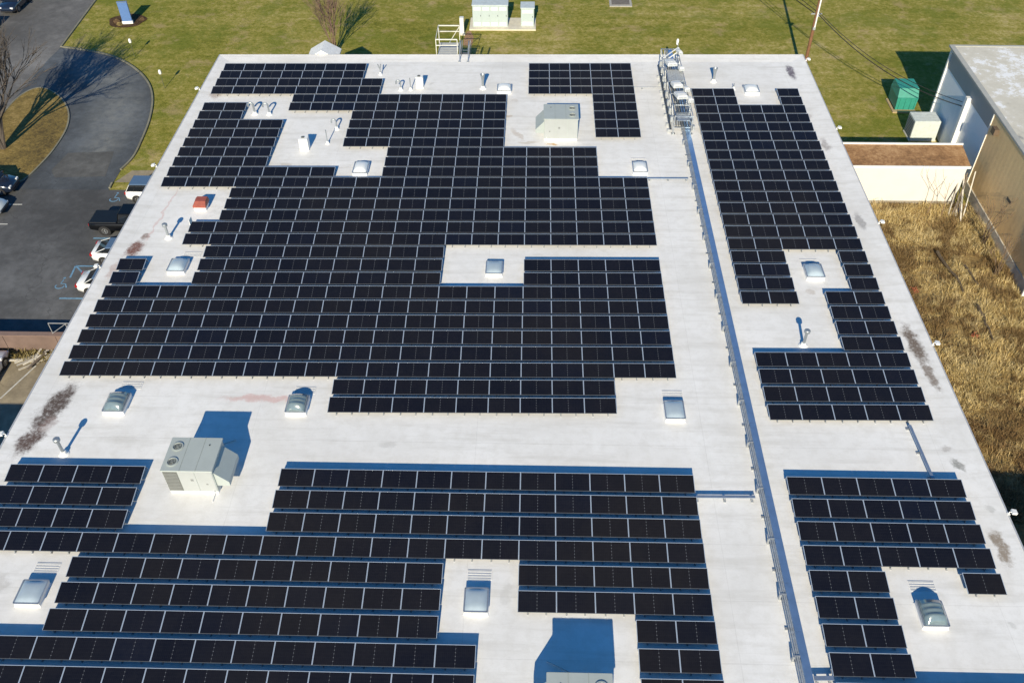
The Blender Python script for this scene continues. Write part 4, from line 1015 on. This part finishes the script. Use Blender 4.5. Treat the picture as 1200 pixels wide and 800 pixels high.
def blades(name, region, n, h, m, label, cat, seed, lean=.5, wd=.03, per=6, dens=None):
    rd = random.Random(seed); mb = MB()
    for _ in range(n):
        x, y = region(rd)
        if dens and rd.random() > dens(x, y): continue
        hh = h * rd.uniform(.4, 1.3) * (1 if dens is None else .55 + .75 * (.5 + .9 * mnoise.fractal(Vector((x*.7, y*.7, 9.7)), 1.0, 2.0, 3))); gx, gy = rd.gauss(0, .25), rd.gauss(0, .25)
        for _b in range(per):
            an = rd.uniform(0, 2*math.pi); l = hh * rd.uniform(.6, 1.1); k = lean * rd.uniform(.2, 1.2) * l
            bx, by = x + rd.gauss(0, .12), y + rd.gauss(0, .12); c, s = math.cos(an), math.sin(an)
            w_ = wd * rd.uniform(.6, 1.3)
            px, py = -s*w_, c*w_
            mx, my = bx + c*k*.4 + gx*l*.4, by + s*k*.4 + gy*l*.4; tx, ty = bx + c*k + gx*l, by + s*k + gy*l
            z = G + .01
            mb.add([(bx-px, by-py, z), (bx+px, by+py, z), (mx+px*.8, my+py*.8, z + l*.65), (mx-px*.8, my-py*.8, z + l*.65), (tx, ty, z + l*.92)], [(0,1,2,3), (3,2,4)])
    me = bpy.data.meshes.new(name); me.from_pydata(mb.v, [], mb.f); me.update(); me.materials.append(m)
    o = bpy.data.objects.new(name, me); col.objects.link(o)
    return tag(o, label, cat, kind='stuff')
from mathutils import noise as mnoise
def bald(x, y):
    k = .5 + .9 * mnoise.fractal(Vector((x*.42, y*.42, 3.1)), 1.0, 2.0, 4)
    return min(1, max(.10, k))
blades('dry_grass', lambda r: (r.uniform(36.9, 48.3), r.uniform(1.5, 32.3)), 32000, .42, M_STRAW, 'tall dry straw coloured grass filling the alley', 'dry grass', 5, 1.3, .014, 7, bald)
blades('dry_weeds', lambda r: (r.uniform(-24, -15.6), r.uniform(13.2, 14.05)), 420, .45, blade_mat('weed_blades', [(.3, (.12, .10, .03)), (.6, (.28, .22, .09)), (.85, (.42, .36, .2))]), 'dry weeds along the foot of the retaining wall', 'weeds', 8, .6, .025, 6)
M_GB = blade_mat('lawn_blades', [(.30, (.09, .11, .02)), (.50, (.15, .15, .03)), (.68, (.22, .19, .06)), (.88, (.32, .27, .12))])
M_LEAF = blade_mat('fallen_leaves', [(.3, (.16, .08, .03)), (.6, (.30, .19, .08)), (.85, (.44, .33, .18))])
import colorsys
# fallen logs and red weeds in the alley
def log(a, b, r, label):
    rdl = random.Random(int(a[0]*10)); A, B = Vector(a), Vector(b); pts = [A.lerp(B, k/6) + Vector((rdl.gauss(0,.06), rdl.gauss(0,.06), rdl.gauss(0,.03))) for k in range(7)]
    mb = MB(); mb.tube(pts, [r*(1 - .08*k) for k in range(7)], 7)
    tag(mb.build('fallen_log', mat('dark_rotten_wood', (.10, .075, .05), .95, var=.3, scale=6)), label, 'log', 'fallen logs in the dry grass')
log((43.3, 25.6, G+.44), (43.9, 21.3, G+.38), .13, 'longest dark log lying in the dry grass, nearest the tall building side')
log((44.9, 24.2, G+.38), (45.2, 22.0, G+.32), .09, 'short dark log lying right of the longest log')
log((44.3, 19.6, G+.42), (44.2, 16.2, G+.34), .11, 'dark log lying furthest down the alley')
M_RED = mat('red_stem_foliage', (.36, .10, .05), .8, var=.3, scale=9)
for x, y, lb_ in ((40.4, 21.4, 'red leafed weed near the roof edge in the dry grass'), (43.2, 16.7, 'red leafed weed further down the dry alley')):
    tuft_ball('red_weed', x, y, G + .2, .36, M_RED, lb_, 'weed', 70)

# ------------------------------------------------------------------ bare trees
def bare_tree(name, x, y, z, h, r, label, cat, seed, m, levels=5, spread=.5, stems=1, kids=3, twig=.007, dirs=None, first=.3):
    rd = random.Random(seed); t = empty(name, (x, y, z), 0, label, cat)
    tr, tw = MB(), MB()
    def grow(p, dv, L, rad, lv):
        pts = [p]; q = p; dd = dv.copy(); n = 4
        for k in range(n):
            dd = (dd + Vector((rd.gauss(0,.09), rd.gauss(0,.09), rd.gauss(.03,.05)))).normalized(); q = q + dd * L / n; pts.append(q)
        (tr if lv <= 1 else tw).tube(pts, [max(twig, rad * (1 - .11*k)) for k in range(n+1)], 7 if lv <= 1 else 4)
        if lv >= levels: return
        for c in range(kids + (1 if lv > 1 else 0)):
            k = rd.randint(2 if lv else 3, n); ax = Vector((rd.gauss(0,1), rd.gauss(0,1), rd.gauss(0,.4))).normalized()
            nd = (dd + ax * rd.uniform(.35, 1) * spread * 1.6).normalized(); nd.z = abs(nd.z) * .8 + .12
            grow(pts[k], nd.normalized(), L * rd.uniform(.62, .85), max(twig, rad * rd.uniform(.5, .68)), lv + 1)
    for s in range(stems):
        a = 2*math.pi*s/stems + rd.random(); tilt = 0 if stems == 1 else spread * rd.uniform(.3, .7)
        grow(Vector((.12*math.cos(a) if stems > 1 else 0, .12*math.sin(a) if stems > 1 else 0, 0)), Vector((math.cos(a)*tilt, math.sin(a)*tilt, 1)).normalized(), h * first, r, 0)
    tr.build('trunk', m, t, smooth=True); tw.build('branches', m, t)
    return t
M_BARK = mat('grey_bark', (.16, .13, .11), .9, var=.25, scale=5)
M_BARK2 = mat('reddish_twigs', (.20, .13, .10), .9, var=.25, scale=5)
bare_tree('bare_tree', -34.2, 39.6, G + .08, 9.4, .15, 'leafless tree at the left edge casting branch shadows over the driveway', 'tree', 21, mat('dark_bark', (.085, .07, .06), .9, var=.25, scale=5), 4, .36, 9, 3, .012, first=.42)
bare_tree('bare_shrub', -7.7, 58.3, G, 6.6, .045, 'tall leafless multi-stemmed shrub on the lawn behind the white gable', 'shrub', 5, M_BARK2, 3, .15, 12, 3, .008, first=.42)
bare_tree('bare_sapling', 44.4, 31.2, G, 3.4, .03, 'thin bare sapling in front of the white wall, left one', 'sapling', 31, M_BARK2, 2, .4, 1, 2, .008, first=.6)
bare_tree('bare_sapling', 45.4, 30.9, G, 3.4, .03, 'thin bare sapling in front of the white wall, right one', 'sapling', 32, M_BARK2, 2, .4, 1, 2, .008, first=.6)
bare_tree('bare_vine', 47.4, 27.2, G, 4.5, .04, 'leafless vine stems against the tan wall', 'vine', 33, mat('dark_vine', (.17, .12, .08), .9), 3, .25, 5, 2, .012, first=.4)
bare_tree('bare_vine', 47.1, 23.6, G, 3.2, .035, 'shorter leafless brush at the tan wall, nearer the downspout', 'vine', 36, mat('dark_vine', (.17, .12, .08), .9), 3, .3, 5, 2, .012, first=.4)
rd = random.Random(9)
for k in range(9):
    x = 46.7 + rd.uniform(-.15, .6); mb = MB(); L = rd.uniform(2.2, 3.7)
    a = Vector((x - rd.uniform(.2, .9), 31.0 - rd.uniform(0, 1.2), G + .05)); b = Vector((x + rd.uniform(.2, .5), 33.0 + rd.uniform(-.6, .6), G + L*.9))
    mb.bar(a, b, rd.uniform(.06, .11), .05)
    tag(mb.build('leaning_pole', Mb[[1, 0, 2, 2, 0][k % 5]]), 'weathered pole leaning in the gap between the white wall and tan building', 'pole', 'poles leaning at the end of the white wall')

# ------------------------------------------------------------------ vehicles
M_TYRE = mat('tyre_rubber', (.018, .018, .02), .85); M_RIM = mat('alloy_rim', (.5, .51, .52), .35, .8)
M_CGL = mat('car_window_glass', (.012, .015, .02), .06, var=.02, spec=.9)
M_ROOFSKY = mat('sky_reflection_roof', (.10, .155, .24), .10, var=.03, spec=1, coat=1)  # blue of the reflected sky put into the roof's base colour
M_HEAD = mat('headlight_lens', (.75, .77, .78), .1); M_TAIL = mat('tail_light_lens', (.35, .012, .012), .2)
M_TRIM = mat('black_trim', (.02, .02, .022), .5)
def paint(n, c): return mat(n, c, .22, 0, var=.02, spec=.6, coat=1)
def car(kind, body, loc, rz, label, roofm=None):
    t = empty({'pickup': 'pickup_truck', 'suv': 'suv', 'sedan': 'sedan', 'coupe': 'hatchback'}[kind], loc, rz, label, {'pickup': 'pickup', 'suv': 'suv', 'sedan': 'car', 'coupe': 'car'}[kind])
    L, W = {'pickup': (5.8, 1.98), 'suv': (4.65, 1.86), 'sedan': (4.5, 1.82), 'coupe': (4.5, 1.82)}[kind]; h, w = L/2, W/2
    st = {  # x, half width factor, z bottom, z shoulder
        'sedan': [(-h, .80, .45, .78), (-h+.12, .9, .28, .92), (-h+.5, .98, .22, .98), (-h+1.1, 1, .2, .98), (0, 1, .2, .95), (h-1.5, 1, .2, .92), (h-.9, .98, .2, .84), (h-.3, .92, .24, .72), (h-.05, .82, .32, .6), (h, .74, .4, .52)],
        'coupe': [(-h, .80, .45, .80), (-h+.12, .9, .28, .98), (-h+.5, .98, .22, 1.0), (-h+1.1, 1, .2, .98), (0, 1, .2, .95), (h-1.5, 1, .2, .92), (h-.9, .98, .2, .84), (h-.3, .92, .24, .72), (h-.05, .82, .32, .6), (h, .74, .4, .52)],
        'suv': [(-h, .84, .5, .95), (-h+.1, .93, .34, 1.05), (-h+.5, .99, .27, 1.08), (-.5, 1, .25, 1.06), (h-1.4, 1, .25, 1.02), (h-.7, .98, .27, .96), (h-.2, .93, .3, .84), (h, .8, .42, .68)],
        'pickup': [(-h, .90, .55, 1.06), (-h+.05, .95, .45, 1.08), (-h+.6, 1, .38, 1.08), (0, 1, .35, 1.08), (h-1.5, 1, .35, 1.10), (h-.6, .98, .36, 1.07), (h-.12, .95, .4, .98), (h, .86, .5, .82)]}[kind]
    def sec(x, k, zb, zs):
        a = w * k; zm = zb + (zs - zb)*.55
        return [(x, -a*.90, zb), (x, -a, zb + .12), (x, -a, zm), (x, -a*.955, zs - .05), (x, -a*.88, zs), (x, a*.88, zs), (x, a*.955, zs - .05), (x, a, zm), (x, a, zb + .12), (x, a*.90, zb)]
    MB().loft([sec(*q) for q in st]).build('body', body, t, smooth=50)
    zs = {'sedan': .95, 'coupe': .96, 'suv': 1.05, 'pickup': 1.08}[kind]
    H = {'sedan': 1.43, 'coupe': 1.40, 'suv': 1.68, 'pickup': 1.86}[kind]
    # greenhouse: (rear bottom, rear top, front top, front bottom)
    gh = {'sedan': (-h+.55, -h+1.35, .30, 1.15), 'coupe': (-h+.25, -h+1.25, .30, 1.12), 'suv': (-h+.12, -h+.5, .35, 1.15), 'pickup': (-.62, -.42, 1.10, 1.75)}[kind]
    a0, a1 = w*.86, w*.70
    g = MB(); zt = H - .055
    g.loft([[(gh[0], -a0, zs-.03), (gh[3], -a0, zs-.03), (gh[3], a0, zs-.03), (gh[0], a0, zs-.03)], [(gh[1], -a1, zt), (gh[2], -a1, zt), (gh[2], a1, zt), (gh[1], a1, zt)]]).build('windows', M_CGL, t)
    r = MB(); e = .04
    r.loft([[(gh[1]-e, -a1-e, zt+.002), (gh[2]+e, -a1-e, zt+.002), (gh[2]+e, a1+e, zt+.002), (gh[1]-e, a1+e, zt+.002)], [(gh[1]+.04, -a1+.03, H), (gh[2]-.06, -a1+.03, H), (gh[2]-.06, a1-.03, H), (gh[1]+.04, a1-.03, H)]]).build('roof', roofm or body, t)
    for s in (-1, 1):
        for (xb, xt, wd) in ((gh[0], gh[1], .11), (gh[3], gh[2], .08), ((gh[0]+gh[3])/2 - .1, (gh[1]+gh[2])/2 - .1, .08)):
            MB().bar((xb, s*(a0+.005), zs-.03), (xt, s*(a1+.005), zt), wd*.6, .03).build('pillar', body if xb != (gh[0]+gh[3])/2 - .1 else M_TRIM, t)
        if kind in ('suv', 'sedan', 'coupe'): MB().bar((gh[0]+.62, s*(a0+.005), zs-.03), (gh[1]+.45, s*(a1+.005), zt), .05, .03).build('pillar', M_TRIM, t)
    wr = {'pickup': .40, 'suv': .36}.get(kind, .33); xf, xr = h - .95, -h + (1.15 if kind == 'pickup' else .95)
    for xx in (xf, xr):
        for s in (-1, 1):
            y0, y1 = s*(w-.20), s*(w+.012); n = 20
            ci = lambda rad, yy: [(xx + rad*math.cos(2*math.pi*k/n), yy, wr + rad*math.sin(2*math.pi*k/n)) for k in range(n)]
            ar = MB(); ar.loft([ci(wr+.07, s*(w-.18)), ci(wr+.07, s*(w+.004))]).build('wheel_arch', M_TRIM, t)
            ty = MB(); ty.loft([ci(wr, y0), ci(wr, s*(w-.0)), ci(wr-.04, y1), ci(wr*.66, y1), ci(wr*.64, s*(w-.03))]); to = ty.build('wheel', M_TYRE, t, smooth=40)
            rm_ = MB()
            rm_.loft([ci(wr*.63, s*(w-.02)), ci(wr*.60, s*(w+.006)), ci(wr*.5, s*(w+.008)), ci(wr*.48, s*(w-.015))])
            for k in range(5):
                an = 2*math.pi*k/5; rm_.bar((xx, s*(w-.005), wr), (xx + wr*.55*math.cos(an), s*(w-.002), wr + wr*.55*math.sin(an)), .07, .02)
            rm_.build('rim', M_RIM, to)
    for s in (-1, 1):
        zl = st[-2][3] - .06
        MB().box(h-.22, h-.02, *sorted((s*w*.52, s*w*.86)), zl-.12, zl+.02).build('headlight', M_HEAD, t)
        MB().box(-h-.012, -h+.16, *sorted((s*w*.58, s*w*.90)), st[1][3]-.26, st[1][3]-.06).build('tail_light', M_TAIL, t)
        MB().box(gh[3]-.25, gh[3]-.08, *sorted((s*(w-.02), s*(w+.18))), zs-.02, zs+.12).build('mirror', body, t)
    b = MB(); b.box(-h-.05, -h+.12, -w*.78, w*.78, st[0][2]-.12, st[0][2]+.10); b.build('rear_bumper', M_TRIM if kind != 'pickup' else M_RIM, t)
    b = MB(); b.box(h-.10, h+.03, -w*.7, w*.7, .28, .42); b.build('front_bumper', M_TRIM, t)
    b = MB(); b.box(-h-.025, -h-.004, -.26, .26, .62, .74); b.build('number_plate', M_WHITE, t)
    if kind == 'pickup':
        b = MB(); b.cbox(-h+.08, -.68, -w*.86, w*.86, 1.075, 1.13, .03); b.build('bed_cover', mat('black_bed_cover', (.006, .007, .009), .5), t)
    return t
PW_, PB_, PD_, PS_ = paint('white_car_paint', (.78, .79, .80)), mat('black_car_paint', (.004, .0045, .006), .3, spec=.3), paint('dark_blue_car_paint', (.012, .018, .035)), paint('silver_car_paint', (.55, .60, .60))
Zg = G + .04
car('sedan', PW_, (-17.9, 20.9, Zg), 0, 'white sedan with sky reflection painted on its roof, nearest of the cars at the building', M_ROOFSKY)
car('coupe', PW_, (-18.1, 24.45, Zg), 0, 'white hatchback with sky reflection painted on its roof, between the sedan and black pickup', M_ROOFSKY)
car('pickup', PB_, (-18.85, 28.15, Zg), 0, 'black pickup with a covered bed parked beside the building')
car('suv', PW_, (-18.05, 32.4, Zg), 0, 'white suv with sky reflection painted on its roof parked by the walkway', M_ROOFSKY)
car('suv', PD_, (-32.55, 33.35 - .1, Zg), 0, 'dark blue suv at the left edge below the bare tree')
car('sedan', PS_, (-32.1, 30.2, Zg), 0, 'silver sedan at the left edge beside the dark suv')
car('sedan', PW_, (-23.1, 11.4, Zg), R_(90), 'white sedan on the tan concrete yard at the left edge')
car('suv', PD_, (-45.6, 69.3, Zg), R_(-92), 'dark suv with a pale front at the top left corner')
car('sedan', PB_, (-46.4, 62.9, Zg), R_(-92), 'black car behind the dark suv, at the left edge of the road')
